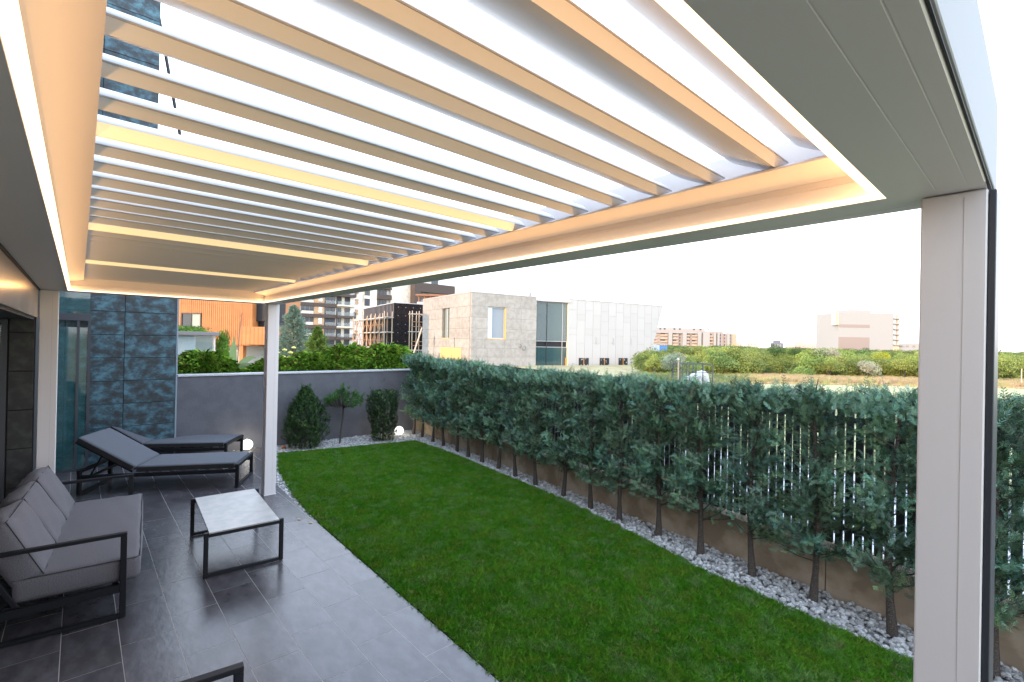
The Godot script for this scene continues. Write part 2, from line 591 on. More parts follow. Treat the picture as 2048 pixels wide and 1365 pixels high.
func tile_face(parent: Node, xs: Array, ys: Array, z: float, ms: Array, thick := 0.012, gap := 0.004) -> void:
	for i in xs.size() - 1:
		for j in ys.size() - 1:
			slab(parent, "facade_tile", Vector3(xs[i] + gap, ys[j] + gap, z), Vector3(xs[i + 1] - gap, ys[j + 1] - gap, z + thick + rng.randf_range(0, 0.001)), ms[rng.randi() % ms.size()], 0.002)

func house() -> void:
	var h := thing("modern_house", "two storey house clad in dark and oxidised blue tiles beside the terrace", "house")
	slab(h, "ground_floor_wall", Vector3(-9, -0.1, -7.2), Vector3(-1.75, 2.365, 2.4), M.joint)
	slab(h, "upper_floor_wall", Vector3(-9, 2.365, -7.3), Vector3(-0.36, 7.6, 2.4), M.white_render)
	slab(h, "return_wall", Vector3(-9, -0.1, -10.49), Vector3(-0.352, 7.6, -7.302), M.joint)
	slab(h, "wing_wall", Vector3(-9, -0.1, -15), Vector3(1.30, 4.6, -10.512), M.joint)
	slab(h, "wing_upper_wall", Vector3(-9, 4.6, -15), Vector3(0.97, 8.9, -10.512), M.joint)
	# oxidised blue tiles of the wing
	var ys := [-0.1]
	for i in 13: ys.append(0.253 + i * 0.39)
	ys[-1] = 4.6
	tile_face(h, [-1.664, -0.918, -0.172, 0.574, 1.305], ys, -10.512, M.blue)
	var yu := []
	for i in 12: yu.append(4.6 + i * 0.39)
	yu[-1] = 8.9
	tile_face(h, [-1.26, -0.52, 0.226, 0.972], yu, -10.512, M.blue)
	slab(h, "corner_trim", Vector3(1.305, 0.0, -10.53), Vector3(1.33, 4.6, -10.492), mat(0.20, 0.25, 0.30, 0.4))
	# a slim dark stay that leans from the roof edge
	var st := mb()
	tube(st, [Vector3(1.52, 4.62, -10.6), Vector3(0.86, 8.4, -10.6)], [0.028, 0.028], 8)
	obj("roof_stay", st, M.gap, h)
	# dark tiles and door of the return wall
	slab(h, "return_wall_backing", Vector3(-1.75, 0, -7.301), Vector3(-0.352, 2.36, -7.215), M.joint)
	tile_face(h, [-0.545, -0.352], [0.0, 0.168, 0.576, 0.984, 1.39, 1.80, 2.207, 2.36], -7.215, M.dark_tile)
	var d := slab(h, "glass_door", Vector3(-1.70, 0.02, -7.205), Vector3(-0.60, 2.30, -7.195), M.teal_glass)
	var fr := mb()
	lohi(fr, Vector3(-0.60, 0, -7.214), Vector3(-0.552, 2.34, -7.18))
	lohi(fr, Vector3(-1.74, 2.30, -7.214), Vector3(-0.602, 2.34, -7.18))
	lohi(fr, Vector3(-1.74, 0, -7.214), Vector3(-1.70, 2.298, -7.18))
	obj("frame", fr, M.steel_dark, d)
	# facade of the ground floor behind the seats: sliding glass between tiled piers
	for k in 3:
		var z0 := -6.9 + k * 2.6
		var pane := slab(h, "sliding_door", Vector3(-1.744, 0.06, z0), Vector3(-1.73, 2.30, z0 + 1.7), M.dark_glass)
		var f2 := mb()
		for zz in [z0 - 0.05, z0 + 0.83, z0 + 1.7]:
			lohi(f2, Vector3(-1.748, 0, zz), Vector3(-1.70, 2.34, zz + 0.05))
		lohi(f2, Vector3(-1.748, 2.30, z0), Vector3(-1.702, 2.345, z0 + 0.83))
		obj("frame", f2, M.steel_dark, pane)
	# metal fascia panels above the recess, and the dark soffit
	var zs := [-7.29, -6.13, -4.99, -3.85, -2.71, -1.57, -0.43, 0.71, 1.85, 2.4]
	for i in zs.size() - 1:
		slab(h, "fascia_panel", Vector3(-0.356, 2.366, zs[i] + 0.003), Vector3(-0.330, 2.684, zs[i + 1] - 0.003), M.fascia, 0.001)
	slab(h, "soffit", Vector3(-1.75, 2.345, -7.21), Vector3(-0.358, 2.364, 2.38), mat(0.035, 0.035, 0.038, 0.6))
	# glazed screen in front of the blue tiles
	var scr := slab(h, "glass_screen", Vector3(-1.6, 0.04, -10.395), Vector3(0.10, 2.31, -10.385), M.teal_glass)
	var sf := mb()
	lohi(sf, Vector3(-1.6, 2.42, -10.42), Vector3(0.14, 2.53, -10.36))
	lohi(sf, Vector3(-0.03, 0.0, -10.41), Vector3(0.005, 2.418, -10.37))
	lohi(sf, Vector3(0.105, 0.0, -10.42), Vector3(0.14, 2.418, -10.36))
	lohi(sf, Vector3(-1.6, 0.0, -10.41), Vector3(-0.032, 0.04, -10.37))
	obj("frame", sf, M.steel_dark, scr)
	var tr := mb()
	lohi(tr, Vector3(-1.6, 2.532, -10.395), Vector3(0.125, 3.4, -10.385))
	obj("transom_pane", tr, M.teal_glass, h)

# ---------------------------------------------------------------- garden walls and fence
func garden_walls() -> void:
	var w := thing("garden_wall", "grey rendered garden wall with light coping behind the loungers", "wall")
	slab(w, "wall_body", Vector3(1.34, -0.1, -10.80), Vector3(6.33, 1.455, -10.58), M.render_grey)
	for i in 4:
		slab(w, "coping", Vector3(1.34 + i * 1.2475 + 0.001, 1.457, -10.83), Vector3(1.34 + (i + 1) * 1.2475 - 0.001, 1.492, -10.555), M.coping, 0.004)
	# low concrete wall, built in pours, with the dark slatted fence standing on it
	var turn := -0.1285
	var lw := thing("low_concrete_wall", "low ochre stained concrete wall under the slatted fence", "wall", Vector3(4.93, 0, 0), turn)
	var z := 2.4
	var k := 0
	while z > -10.55:
		var z1 := maxf(z - 1.87, -10.62)
		slab(lw, "concrete_bay", Vector3(0.0, -0.1, z1 + 0.004), Vector3(0.26, 0.385, z - 0.004), M.low_wall, 0.006)
		z = z1
		k += 1
		if z <= -10.6: break
	var f := thing("slat_fence", "tall dark fence of upright slats with light showing between them", "fence", Vector3(4.93, 0, 0), turn)
	var slat := mb()
	box(slat, Vector3(0, 0.68, 0), Vector3(0.022, 1.36, 0.0605), 0.002)
	var sm := mesh_of(slat)
	var i := 0
	z = 2.3
	while z > -10.6:
		var o := put("slat", sm, M.slat, f)
		o.position = Vector3(0.16, 0.39 + rng.randf_range(-0.004, 0.004), z)
		o.rotation = Vector3(rng.randf_range(-0.003, 0.003), rng.randf_range(-0.03, 0.03), 0)
		z -= 0.0765
	for yy in [0.55, 1.55]:
		slab(f, "rail", Vector3(0.174, yy - 0.025, -10.6), Vector3(0.20, yy + 0.025, 2.3), M.slat)
	for q in 8:
		slab(f, "post", Vector3(0.202, 0.386, 2.2 - q * 1.82), Vector3(0.25, 1.70, 2.25 - q * 1.82), M.slat)

# ---------------------------------------------------------------- pergola
func area(called: String, at: Vector3, size: Vector2, towards: Vector3, col: Color, energy: float) -> void:
	var a := AreaLight3D.new()
	a.name = called
	a.area_size = size
	a.light_color = col
	a.light_energy = energy
	a.area_range = 9.0
	a.area_attenuation = 2.0
	a.shadow_enabled = true
	add_child(a, true)
	a.position = at
	var up := Vector3.UP if absf(towards.y) < 0.95 else Vector3.RIGHT
	a.look_at_from_position(at, at + towards, up)

func pergola() -> void:
	var p := thing("pergola", "cream aluminium pergola with tilted louvres and lit edges over the terrace", "pergola")
	var B := 2.676           # underside of the beams
	var T := 2.945            # top of the frame
	var x0 := -0.322; var x1 := -0.101; var x2 := 1.874; var x3 := 2.09
	var z0 := -0.116; var z1 := -0.340; var z2 := -7.165; var z3 := -7.39
	# side beams run the whole length, end beams fit between them
	var side := func(called: String, xo: float, xi: float) -> MeshInstance3D:
		var st := mb()
		var s := signf(xi - xo)
		var wdt := absf(xi - xo)
		# outline in (across, up): underside with two shallow grooves, inner face, gutter lip
		var pts := pv([0, 0.004, 0.004, 0, 0.066, 0, 0.067, 0.0006, 0.069, 0.0006, 0.070, 0, wdt - 0.002, 0, wdt, 0.002, wdt, 0.07, wdt - 0.008, 0.074, wdt - 0.008, 0.098, wdt + 0.02, 0.108, wdt + 0.128, 0.128, wdt + 0.1275, 0.134, wdt + 0.10, 0.148, wdt - 0.01, 0.148, wdt - 0.01, T - B, 0, T - B])
		prism(st, pts, Vector3(xo, B, z3 + 0.002), Vector3(s, 0, 0), Vector3.UP, Vector3(0, 0, z0 - z3 - 0.004))
		return obj(called, st, M.alu, p)
	side.call("side_beam", x0, x1)
	side.call("side_beam", x3, x2)
	var endb := func(zo: float, zi: float) -> void:
		var st := mb()
		var s := signf(zi - zo)
		var wdt := absf(zi - zo)
		var pts := pv([0, 0.004, 0.004, 0, 0.036, 0, 0.037, 0.0006, 0.039, 0.0006, 0.040, 0, 0.104, 0, 0.105, 0.0006, 0.107, 0.0006, 0.108, 0, wdt - 0.002, 0, wdt, 0.002, wdt, 0.062, wdt - 0.012, 0.064, wdt - 0.012, T - B, 0, T - B])
		prism(st, pts, Vector3(x1 + 0.001, B - 0.0015, zo), Vector3(0, 0, s), Vector3.UP, Vector3(x2 - x1 - 0.002, 0, 0))
		obj("end_beam", st, M.alu, p)
	endb.call(z0, z1)
	endb.call(z3, z2)
	# dark shadow joints and the outer cladding, toned down in colour for the sky light
	slab(p, "shadow_joint", Vector3(x0 + 0.002, B + 0.001, z0 + 0.0005), Vector3(x3 - 0.002, B + 0.0065, z0 + 0.005), M.gap)
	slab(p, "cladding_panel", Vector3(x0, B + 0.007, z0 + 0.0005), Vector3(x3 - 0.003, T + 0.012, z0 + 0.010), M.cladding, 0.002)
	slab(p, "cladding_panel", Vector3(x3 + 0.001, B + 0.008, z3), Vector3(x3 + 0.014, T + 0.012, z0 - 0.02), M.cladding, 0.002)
	slab(p, "shadow_joint", Vector3(-0.3285, 2.662, -7.39), Vector3(-0.3225, 2.70, z0), M.gap)
	# posts
	for q in [[1.94, -0.265], [1.945, -7.39], [-0.322, -7.39]]:
		var po := mb()
		var yb: float = 0.0
		box(po, Vector3(q[0] + 0.0745, (B - 0.003) * 0.5, q[1] + 0.0745), Vector3(0.149, B - 0.004, 0.149), 0.004)
		var post := obj("post", po, M.alu, p)
		var gr := mb()
		lohi(gr, Vector3(q[0] - 0.0008, 0.02, q[1] + 0.098), Vector3(q[0] + 0.0005, B - 0.02, q[1] + 0.0995))
		lohi(gr, Vector3(q[0] + 0.098, 0.02, q[1] + 0.1485), Vector3(q[0] + 0.100, B - 0.02, q[1] + 0.1498))
		var bp := mb()
		lohi(bp, Vector3(q[0] - 0.004, 0.0005, q[1] - 0.004), Vector3(q[0] + 0.153, 0.012, q[1] + 0.153), 0.002)
		obj("base_plate", bp, M.alu, post)
		obj("groove", gr, mat(0.52, 0.50, 0.48, 0.6), post)
	slab(p, "post_strip", Vector3(1.943, 0.0, -0.1145), Vector3(2.105, B - 0.008, -0.098), M.steel_dark, 0.002)  # dark strip over the whole front face of the near post
	slab(p, "post_strip", Vector3(2.092, 0.0, -0.262), Vector3(2.108, T - 0.09, -0.1175), M.alu, 0.002)
	# light strips round the inner edge: each a slim glowing profile
	var L := 0.026
	var strips := [
		[Vector3(x1, B, z2), Vector3(x1 + L, B + 0.012, z1)],
		[Vector3(x2 - L, B, z2), Vector3(x2, B + 0.012, z1)],
		[Vector3(x1 + L + 0.0005, B, z1 - L), Vector3(x2 - L - 0.0005, B + 0.012, z1)],
		[Vector3(x1 + L + 0.0005, B, z2), Vector3(x2 - L - 0.0005, B + 0.012, z2 + L)]]
	for s in strips:
		slab(p, "led_strip", s[0], s[1], M.led)
	var warm := Color(lin(1.0, 0.50, 0.155))
	var e := 0.30
	var mz := (z1 + z2) * 0.5
	var mx := (x1 + x2) * 0.5
	area("led_light", Vector3(x1 + L + 0.004, B + 0.018, mz), Vector2(z1 - z2, 0.02), Vector3(0.95, 0.31, 0), warm, e)
	area("led_light", Vector3(x2 - L - 0.004, B + 0.018, mz), Vector2(z1 - z2, 0.02), Vector3(-0.95, 0.31, 0), warm, e)
	area("led_light", Vector3(mx, B + 0.018, z1 - L - 0.004), Vector2(x2 - x1, 0.02), Vector3(0, 0.12, -0.992), warm, e * 0.5)
	area("led_light", Vector3(mx, B + 0.018, z2 + L + 0.004), Vector2(x2 - x1, 0.02), Vector3(0, 0.12, 0.992), warm, e * 0.5)
	# louvres: hollow wing blades, tilted half open
	var prof := pv([0.0, 0.0, -0.0145, 0.031, -0.011, 0.040, 0.001, 0.053, 0.020, 0.066, 0.05, 0.080, 0.09, 0.091, 0.13, 0.097, 0.165, 0.099, 0.183, 0.095, 0.184, 0.088, 0.17, 0.078, 0.13, 0.057, 0.08, 0.034, 0.035, 0.014])
	# across the blade = away from the camera (-z), up
	var bl := mb()
	var n := prof.size()
	var xa := -0.055
	var xb := 1.826
	for i in n:
		var a := prof[i]
		var b := prof[(i + 1) % n]
		bl.set_smooth_group(-1 if i == 0 else 5)
		quad(bl, Vector3(xa, a.y, -a.x), Vector3(xb, a.y, -a.x), Vector3(xb, b.y, -b.x), Vector3(xa, b.y, -b.x), Vector3(0.9, 0.05, -0.07))
	bl.set_smooth_group(-1)
	var tt := Geometry2D.triangulate_polygon(prof)
	for xx in [xa, xb]:
		for i in range(0, tt.size(), 3):
			tri(bl, Vector3(xx, prof[tt[i]].y, -prof[tt[i]].x), Vector3(xx, prof[tt[i + 1]].y, -prof[tt[i + 1]].x), Vector3(xx, prof[tt[i + 2]].y, -prof[tt[i + 2]].x), Vector3(0.9, 0.05, -0.07))
	var bm := mesh_of(bl)
	var lit := mb()
	quad(lit, Vector3(0.02, -0.002, 0.004), Vector3(1.745, -0.002, 0.004), Vector3(1.745, 0.034, 0.0185), Vector3(0.02, 0.034, 0.0185), Vector3(0.9, 0.05, -0.07))
	quad(lit, Vector3(0.02, -0.002, 0.004), Vector3(1.745, -0.002, 0.004), Vector3(1.745, -0.004, -0.008), Vector3(0.02, -0.004, -0.008), Vector3(0.9, 0.05, -0.07))
	var lm := mesh_of(lit)
	var pin := mb()
	tube(pin, [Vector3(1.80, 0.05, -0.03), Vector3(1.845, 0.05, -0.03)], [0.008, 0.008], 6)
	tube(pin, [Vector3(-0.06, 0.05, -0.03), Vector3(-0.095, 0.05, -0.03)], [0.008, 0.008], 6)
	var pm := mesh_of(pin)
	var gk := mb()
	bar(gk, Vector3(xa + 0.001, 0.0325, 0.0148), Vector3(xb - 0.001, 0.0325, 0.0148), 0.004, 0.0045)  # added strip along the blade nose, drawing the shade between stacked blades
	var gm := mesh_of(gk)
	var shade_grey := mat(0.42, 0.40, 0.38, 0.8)  # grey tone of the painted shade line
	for i in range(-1, 30):
		var zz := -0.623 - 0.2215 * i
		if zz < -7.1: break
		var o := put("louvre", bm, M.alu_blade, p)
		o.position = Vector3(0, 2.813, zz)
		put("shade_line", gm, shade_grey, o)
		if i in [6, 14, 22]:
			put("led_panel", lm, M.led_blade, o)
			area("led_light", Vector3(0.88, 2.825, zz + 0.03), Vector2(1.7, 0.03), Vector3(0, -0.42, 0.9), warm, 0.05)
		else:
			put("pivot_pin", pm, M.charcoal, o)

# ---------------------------------------------------------------- furniture
func frame_bar(parent: Node, called: String, a: Vector3, b: Vector3, w := 0.04, h := 0.04, m: Material = null) -> void:
	var st := mb()
	bar(st, a, b, w, h, minf(0.003, minf(w, h) * 0.25))
	obj(called, st, m if m else M.charcoal, parent)

func make_lounger(label: String, at: Vector3, turn: float) -> Node3D:
	# foot end at x = 0, head end towards -x, width towards -z
	var t := thing("sun_lounger", label, "sun lounger", at, turn, "pair of sun loungers")
	var W := 0.807
	var H := 0.344
	var L := 1.985
	var c := 0.022
	for xx in [-c, -L + c]:
		for zz in [-c, -W + c]:
			frame_bar(t, "leg", Vector3(xx, 0.0, zz), Vector3(xx, H, zz), 0.044, 0.044)
		frame_bar(t, "end_rail", Vector3(xx, H - c, -2 * c), Vector3(xx, H - c, -W + 2 * c), 0.044, 0.044)
		frame_bar(t, "foot_rail", Vector3(xx, 0.016, -2 * c), Vector3(xx, 0.016, -W + 2 * c), 0.044, 0.03)
	for zz in [-c, -W + c]:
		frame_bar(t, "side_rail", Vector3(-2 * c, 0.245, zz), Vector3(-L + 2 * c, 0.245, zz), 0.04, 0.05)
	for k in 8:
		frame_bar(t, "strap", Vector3(-0.12 - k * 0.15, 0.273, -0.045), Vector3(-0.12 - k * 0.15, 0.273, -W + 0.045), 0.05, 0.006, M.fabric_side)
	# cushions
	var hd := 1.305
	var th := 0.085
	var st := mb()
	cushion(st, Vector3(-(hd + 0.052) * 0.5, 0.365 - th * 0.5, -W * 0.5), Vector3(hd - 0.055, th, W - 0.05), Basis(), 0.006, 0.014, 14, 0.0015)
	var seat := obj("seat_cushion", st, M.fabric_dark, t)
	var an := 0.571
	var bl := 0.802
	var dir := Vector3(-cos(an), sin(an), 0)
	var nrm := Vector3(sin(an), cos(an), 0)
	var mid := Vector3(-hd, 0.365, -W * 0.5) + dir * bl * 0.5 - nrm * th * 0.5
	var bs := Basis(-dir, nrm, Vector3(0, 0, 1))
	st = mb()
	cushion(st, mid, Vector3(bl, th, W - 0.05), bs, 0.006, 0.014, 14, 0.0015)
	var back := obj("back_cushion", st, M.fabric_dark, t)
	# seams along the cushion edges, side gussets of the darker cloth
	for sg in [-1.0, 1.0]:
		st = mb()
		box(st, Vector3(-(hd + 0.052) * 0.5, 0.365 - th * 0.52, -W * 0.5 + sg * (W * 0.5 - 0.0215)), Vector3(hd - 0.08, th * 0.72, 0.006), 0.002)
		obj("side_band", st, M.fabric_side, seat)
		st = mb()
		box(st, mid - nrm * 0.002 + Vector3(0, 0, sg * (W * 0.5 - 0.0215)), Vector3(bl - 0.03, th * 0.72, 0.006), 0.002, bs)
		obj("side_band", st, M.fabric_side, back)
	# the tilting frame under the back cushion and its stays
	var o := Vector3(-hd, 0.365, 0) - nrm * (th + 0.012)
	for zz in [-0.06, -W + 0.06]:
		frame_bar(t, "back_frame", o + Vector3(0, 0, zz), o + dir * bl + Vector3(0, 0, zz), 0.025, 0.02)
		frame_bar(t, "back_stay", o + dir * 0.45 + Vector3(0, -0.01, zz * 0.9 - 0.04), Vector3(-1.87, 0.25, zz * 0.9 - 0.04), 0.018, 0.018)
	frame_bar(t, "back_frame", o + dir * (bl - 0.01) + Vector3(0, 0, -0.075), o + dir * (bl - 0.01) + Vector3(0, 0, -W + 0.075), 0.025, 0.02)
	frame_bar(t, "cross_rail", Vector3(-1.86, 0.24, -0.045), Vector3(-1.86, 0.24, -W + 0.045), 0.03, 0.03)
	return t

func make_sofa(called: String, label: String, category: String, L: float, nback: int, at: Vector3, turn: float) -> Node3D:
	# front of the near arm at the origin; depth towards -x, length towards -z
	var t := thing(called, label, category, at, turn)
	var H := 0.66
	var Dp := 0.86
	for zz in [-0.02, -L + 0.02]:
		var st := mb()
		bar(st, Vector3(-0.02, 0.006, zz), Vector3(-0.02, H - 0.026, zz), 0.04, 0.04, 0.003, Vector3(0, 0, 1))
		obj("arm_post", st, M.charcoal, t)
		st = mb()
		bar(st, Vector3(0.0, H - 0.0125, zz), Vector3(-Dp, H - 0.0125, zz), 0.045, 0.025, 0.003)
		obj("armrest", st, M.charcoal, t)
		st = mb()
		bar(st, Vector3(-Dp + 0.02, 0.006, zz), Vector3(-Dp + 0.02, H - 0.026, zz), 0.04, 0.04, 0.003, Vector3(0, 0, 1))
		obj("arm_post", st, M.charcoal, t)
		st = mb()
		bar(st, Vector3(-0.041, 0.02, zz), Vector3(-Dp + 0.041, 0.02, zz), 0.04, 0.028, 0.003)
		obj("foot_rail", st, M.charcoal, t)
		st = mb()
		bar(st, Vector3(-0.041, 0.235, zz), Vector3(-Dp + 0.041, 0.215, zz), 0.04, 0.06, 0.003)
		obj("seat_rail", st, M.charcoal, t)
	for xx in [-0.07, -0.66]:
		frame_bar(t, "cross_rail", Vector3(xx, 0.235, -0.042), Vector3(xx, 0.235, -L + 0.042), 0.04, 0.05)
	for k in int(L / 0.16):
		frame_bar(t, "strap", Vector3(-0.05, 0.265, -0.1 - k * 0.16), Vector3(-0.68, 0.265, -0.1 - k * 0.16), 0.05, 0.006, M.fabric_side)
	# seat cushion overhanging the front
	var st := mb()
	var x0 := 0.085
	var x1 := -0.64
	cushion(st, Vector3((x0 + x1) * 0.5, 0.358, -L * 0.5), Vector3(x0 - x1, 0.172, L - 0.09), Basis(), 0.016, 0.022, 20, 0.004)
	var seat := obj("seat_cushion", st, M.fabric, t)
	for yy in [0.437, 0.279]:
		st = mb()
		var zz := -0.05
		var pts := [Vector3(x1, yy, zz), Vector3(x0 - 0.03, yy, zz), Vector3(x0 - 0.005, yy, zz - 0.025), Vector3(x0 - 0.003, yy, -L * 0.5), Vector3(x0 - 0.005, yy, -L + 0.075), Vector3(x0 - 0.03, yy, -L + 0.05)]
		var rr := []
		for i in pts.size(): rr.append(0.0045)
		tube(st, pts, rr, 6)
		obj("piping", st, M.piping, seat)
	# back cushions leaning on a slanted frame
	var lean := 0.46
	var up := Vector3(-sin(lean), cos(lean), 0)
	var out := Vector3(cos(lean), sin(lean), 0)
	var w := (L - 0.10) / nback
	for k in nback:
		var zc := -0.05 - w * (k + 0.5)
		var ln := lean + rng.randf_range(-0.03, 0.03)
		var u2 := Vector3(-sin(ln), cos(ln), 0)
		var o2 := Vector3(cos(ln), sin(ln), 0)
		var c := Vector3(-0.475, 0.452, zc) + u2 * 0.225 - o2 * 0.09
		st = mb()
		cushion(st, c, Vector3(0.19, 0.48, w - 0.004), Basis(o2, u2, Vector3(0, 0, 1)), 0.026, 0.032, 14, 0.010)
		var bc := obj("back_cushion", st, M.fabric, t)
		st = mb()
		var pts := []
		for q in [[-1, -1], [-1, 1], [1, 1], [1, -1], [-1, -1]]:
			pts.append(c + o2 * 0.087 + u2 * 0.231 * q[1] + Vector3(0, 0, 1) * ((w - 0.004) * 0.5 - 0.009) * q[0])
		var rr := []
		for i in pts.size(): rr.append(0.004)
		tube(st, pts, rr, 6)
		obj("piping", st, M.piping, bc)
	for zz in [-0.05, -L + 0.05]:
		frame_bar(t, "back_frame", Vector3(-0.60, 0.22, zz), Vector3(-0.60, 0.22, zz) + up * 0.5, 0.03, 0.03)
	frame_bar(t, "back_frame", Vector3(-0.60, 0.22, -0.07) + up * 0.48, Vector3(-0.60, 0.22, -L + 0.07) + up * 0.48, 0.03, 0.03)
	frame_bar(t, "back_frame", Vector3(-0.60, 0.22, -0.07) + up * 0.28, Vector3(-0.60, 0.22, -L + 0.07) + up * 0.28, 0.03, 0.03)
	return t

func furniture() -> void:
	make_lounger("grey cushioned sun lounger nearer to the camera, beside the terrace post", Vector3(1.765, 0, -7.89), -0.479)
	make_lounger("grey cushioned sun lounger farther back, along the blue tiled wall", Vector3(1.947, 0, -9.552), -0.546)
	make_sofa("garden_sofa", "long grey three cushion garden sofa with open black metal arms", "sofa", 2.022, 3, Vector3(0.305, 0, -4.779), -0.085)
	make_sofa("armchair", "grey armchair with black metal arm, mostly cut off at the bottom edge", "armchair", 0.88, 1, Vector3(0.50, 0, -1.665), -0.12)
	var t := thing("coffee_table", "low coffee table with pale stone top and black metal loops", "table", Vector3(0.889, 0, -5.094), -0.06)
	var W := 0.634
	var L := 1.178
	for zz in [-0.0, -L]:
		for xx in [0.0, W]:
			frame_bar(t, "leg", Vector3(xx, 0.006, zz), Vector3(xx, 0.413, zz), 0.036, 0.036)
		frame_bar(t, "top_rail", Vector3(0.019, 0.383, zz), Vector3(W - 0.019, 0.383, zz), 0.034, 0.026)
		frame_bar(t, "foot_rail", Vector3(0.019, 0.022, zz), Vector3(W - 0.019, 0.022, zz), 0.034, 0.03)
	for xx in [0.05, W - 0.05]:
		frame_bar(t, "side_rail", Vector3(xx, 0.382, -0.018), Vector3(xx, 0.382, -L + 0.018), 0.03, 0.024)
	var st := mb()
	box(st, Vector3(W * 0.5, 0.407, -L * 0.5), Vector3(W - 0.042, 0.014, L + 0.03), 0.002)
	obj("tabletop", st, M.table_top, t)

func lamps() -> void:
	for q in [["round glowing ball lamp on the paving behind the sun loungers", Vector3(2.47, 0.106, -10.42)], ["round glowing ball lamp on the pebbles beside the upright evergreen near the corner", Vector3(5.55, 0.105, -10.02)]]:
		var t := thing("ball_lamp", q[0], "lamp", q[1])
		var st := mb()
		ball(st, Vector3.ZERO, Vector3.ONE * 0.105, 16, 24)
		obj("lamp_globe", st, M.lamp_glow, t)
		st = mb()
		tube(st, [Vector3(0, -0.106, 0), Vector3(0, -0.092, 0)], [0.05, 0.055], 16)
		obj("lamp_base", st, M.charcoal, t)
		var l := OmniLight3D.new()
		l.name = "lamp_light"
		l.light_color = Color(1.0, 0.93, 0.80)
		l.light_energy = 0.09
		l.light_size = 0.11
		l.omni_range = 6.0
		l.omni_attenuation = 2.0
		l.shadow_enabled = true
		t.add_child(l, true)

# ---------------------------------------------------------------- the clipped cypress row
func cypress_mesh(sd: int, bare: float) -> Array:
	rng.seed = sd
	var l := Leaves.new()
	var wood := mb()
	var bend := Vector3(rng.randf_range(-0.03, 0.03), 0, rng.randf_range(-0.03, 0.03))
	var tp := []
	var tr := []
	for i in 8:
		var y := i * 0.235
		tp.append(Vector3(bend.x * sin(y * 3.0), y, bend.z * sin(y * 2.3)))
		tr.append(0.029 * (1.0 - 0.085 * i) + (0.012 if i == 0 else 0.0) + rng.randf_range(-0.002, 0.002))
	tube(wood, tp, tr, 9)
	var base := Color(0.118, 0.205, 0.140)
	var nb := 66
	for i in nb:
		var y := 0.33 + 1.44 * (i + rng.randf()) / nb
		var az := rng.randf() * TAU
		# flatter across the row, wider along it
		var d := Vector3(cos(az) * 0.62, rng.randf_range(0.1, 0.75), sin(az)).normalized()
		var ln := rng.randf_range(0.20, 0.40) * (1.0 - 0.25 * (y - 0.43) / 1.34)
		if y < 0.62: ln *= 1.0
		var at: Vector3 = tp[clampi(int(y / 0.235), 0, 7)] * 1.0
		at.y = y
		var tip := at + d * ln
		tube(wood, [at, (at + tip) * 0.5 + Vector3(0, -0.015, 0), tip], [0.008, 0.005, 0.002], 4, false)
		var tone := vary(base, 0.38)
		var nsp := int(46 * (1.0 if rng.randf() > bare else 0.4))
		for k in nsp:
			var u := rng.randf_range(0.16, 1.08)
			var q := at.lerp(tip, u) + rdir() * rng.randf() * 0.085
			q.y = minf(q.y, 1.80 + rng.randf_range(-0.07, 0.05))
			var dd := (d * 0.55 + rdir() * 0.75 + Vector3(0, 0.35, 0)).normalized()
			var cc := vary(tone, 0.25)
			if u > 0.85: cc = cc * 1.25
			if rng.randf() < 0.05: cc = Color(0.18, 0.30, 0.13)
			if rng.randf() < 0.02: cc = Color(0.12, 0.085, 0.045)
			spray(l, q, dd, rng.randf_range(0.06, 0.115), 7, 0.031, 0.0026, cc)
	# the clipped top: short shoots standing up
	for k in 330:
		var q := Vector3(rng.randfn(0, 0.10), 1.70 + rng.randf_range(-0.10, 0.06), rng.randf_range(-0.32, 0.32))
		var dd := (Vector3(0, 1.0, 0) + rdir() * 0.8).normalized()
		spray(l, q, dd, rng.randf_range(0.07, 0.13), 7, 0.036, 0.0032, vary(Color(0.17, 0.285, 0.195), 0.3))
	for k in 7:
		var q := Vector3(rng.randfn(0, 0.07), 1.74, rng.randf_range(-0.3, 0.3))
		spray(l, q, (Vector3(0, 1, 0) + rdir() * 0.35).normalized(), rng.randf_range(0.16, 0.26), 8, 0.045, 0.004, Color(0.13, 0.21, 0.12))
	return [mesh_of(wood), l.mesh()]

func hedge() -> void:
	var kinds := []
	for i in 6:
		kinds.append(cypress_mesh(500 + i, 0.22))
	rng.seed = 77
	var zs := [0.34, -0.22, -0.78, -1.35, -1.895, -2.455, -3.006, -3.604, -4.11, -4.686, -5.33, -5.86, -6.41, -6.95, -7.44, -7.94, -8.51, -9.05, -9.60, -10.05]
	var tops := [1.9, 1.88, 1.87, 1.85, 1.83, 1.815, 1.80, 1.785, 1.775, 1.78, 1.766, 1.755, 1.764, 1.782, 1.788, 1.805, 1.811, 1.833, 1.859, 1.844]
	var words := ["nearest the camera, right of the white post", "just right of the near post", "first left of the near post", "second left of the near post", "third left of the near post", "fourth left of the near post",
		"fifth left of the near post", "sixth left of the near post", "seventh left of the near post", "eighth left of the near post", "ninth left of the near post", "tenth left of the near post",
		"tenth from the grey wall corner", "ninth from the grey wall corner", "eighth from the grey wall corner", "seventh from the grey wall corner", "fifth from the grey wall corner", "third from the grey wall corner", "second from the grey wall corner", "closest to the grey wall corner"]
	for i in zs.size():
		var z: float = zs[i]
		var t := thing("cypress_tree", "clipped blue green cypress in the hedge row, " + words[i], "tree", Vector3(4.666 - 0.1292 * z + rng.randf_range(-0.02, 0.02), -0.02, z), -0.1285 + (PI if rng.randf() < 0.5 else 0.0), "clipped cypress row in front of the slat fence")
		t.scale = Vector3(1.0, tops[i] / 1.80, 1.0)
		var k: Array = kinds[(i * 5 + i / 6) % 6]
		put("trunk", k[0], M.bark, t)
		put("crown", k[1], M.cypress, t)

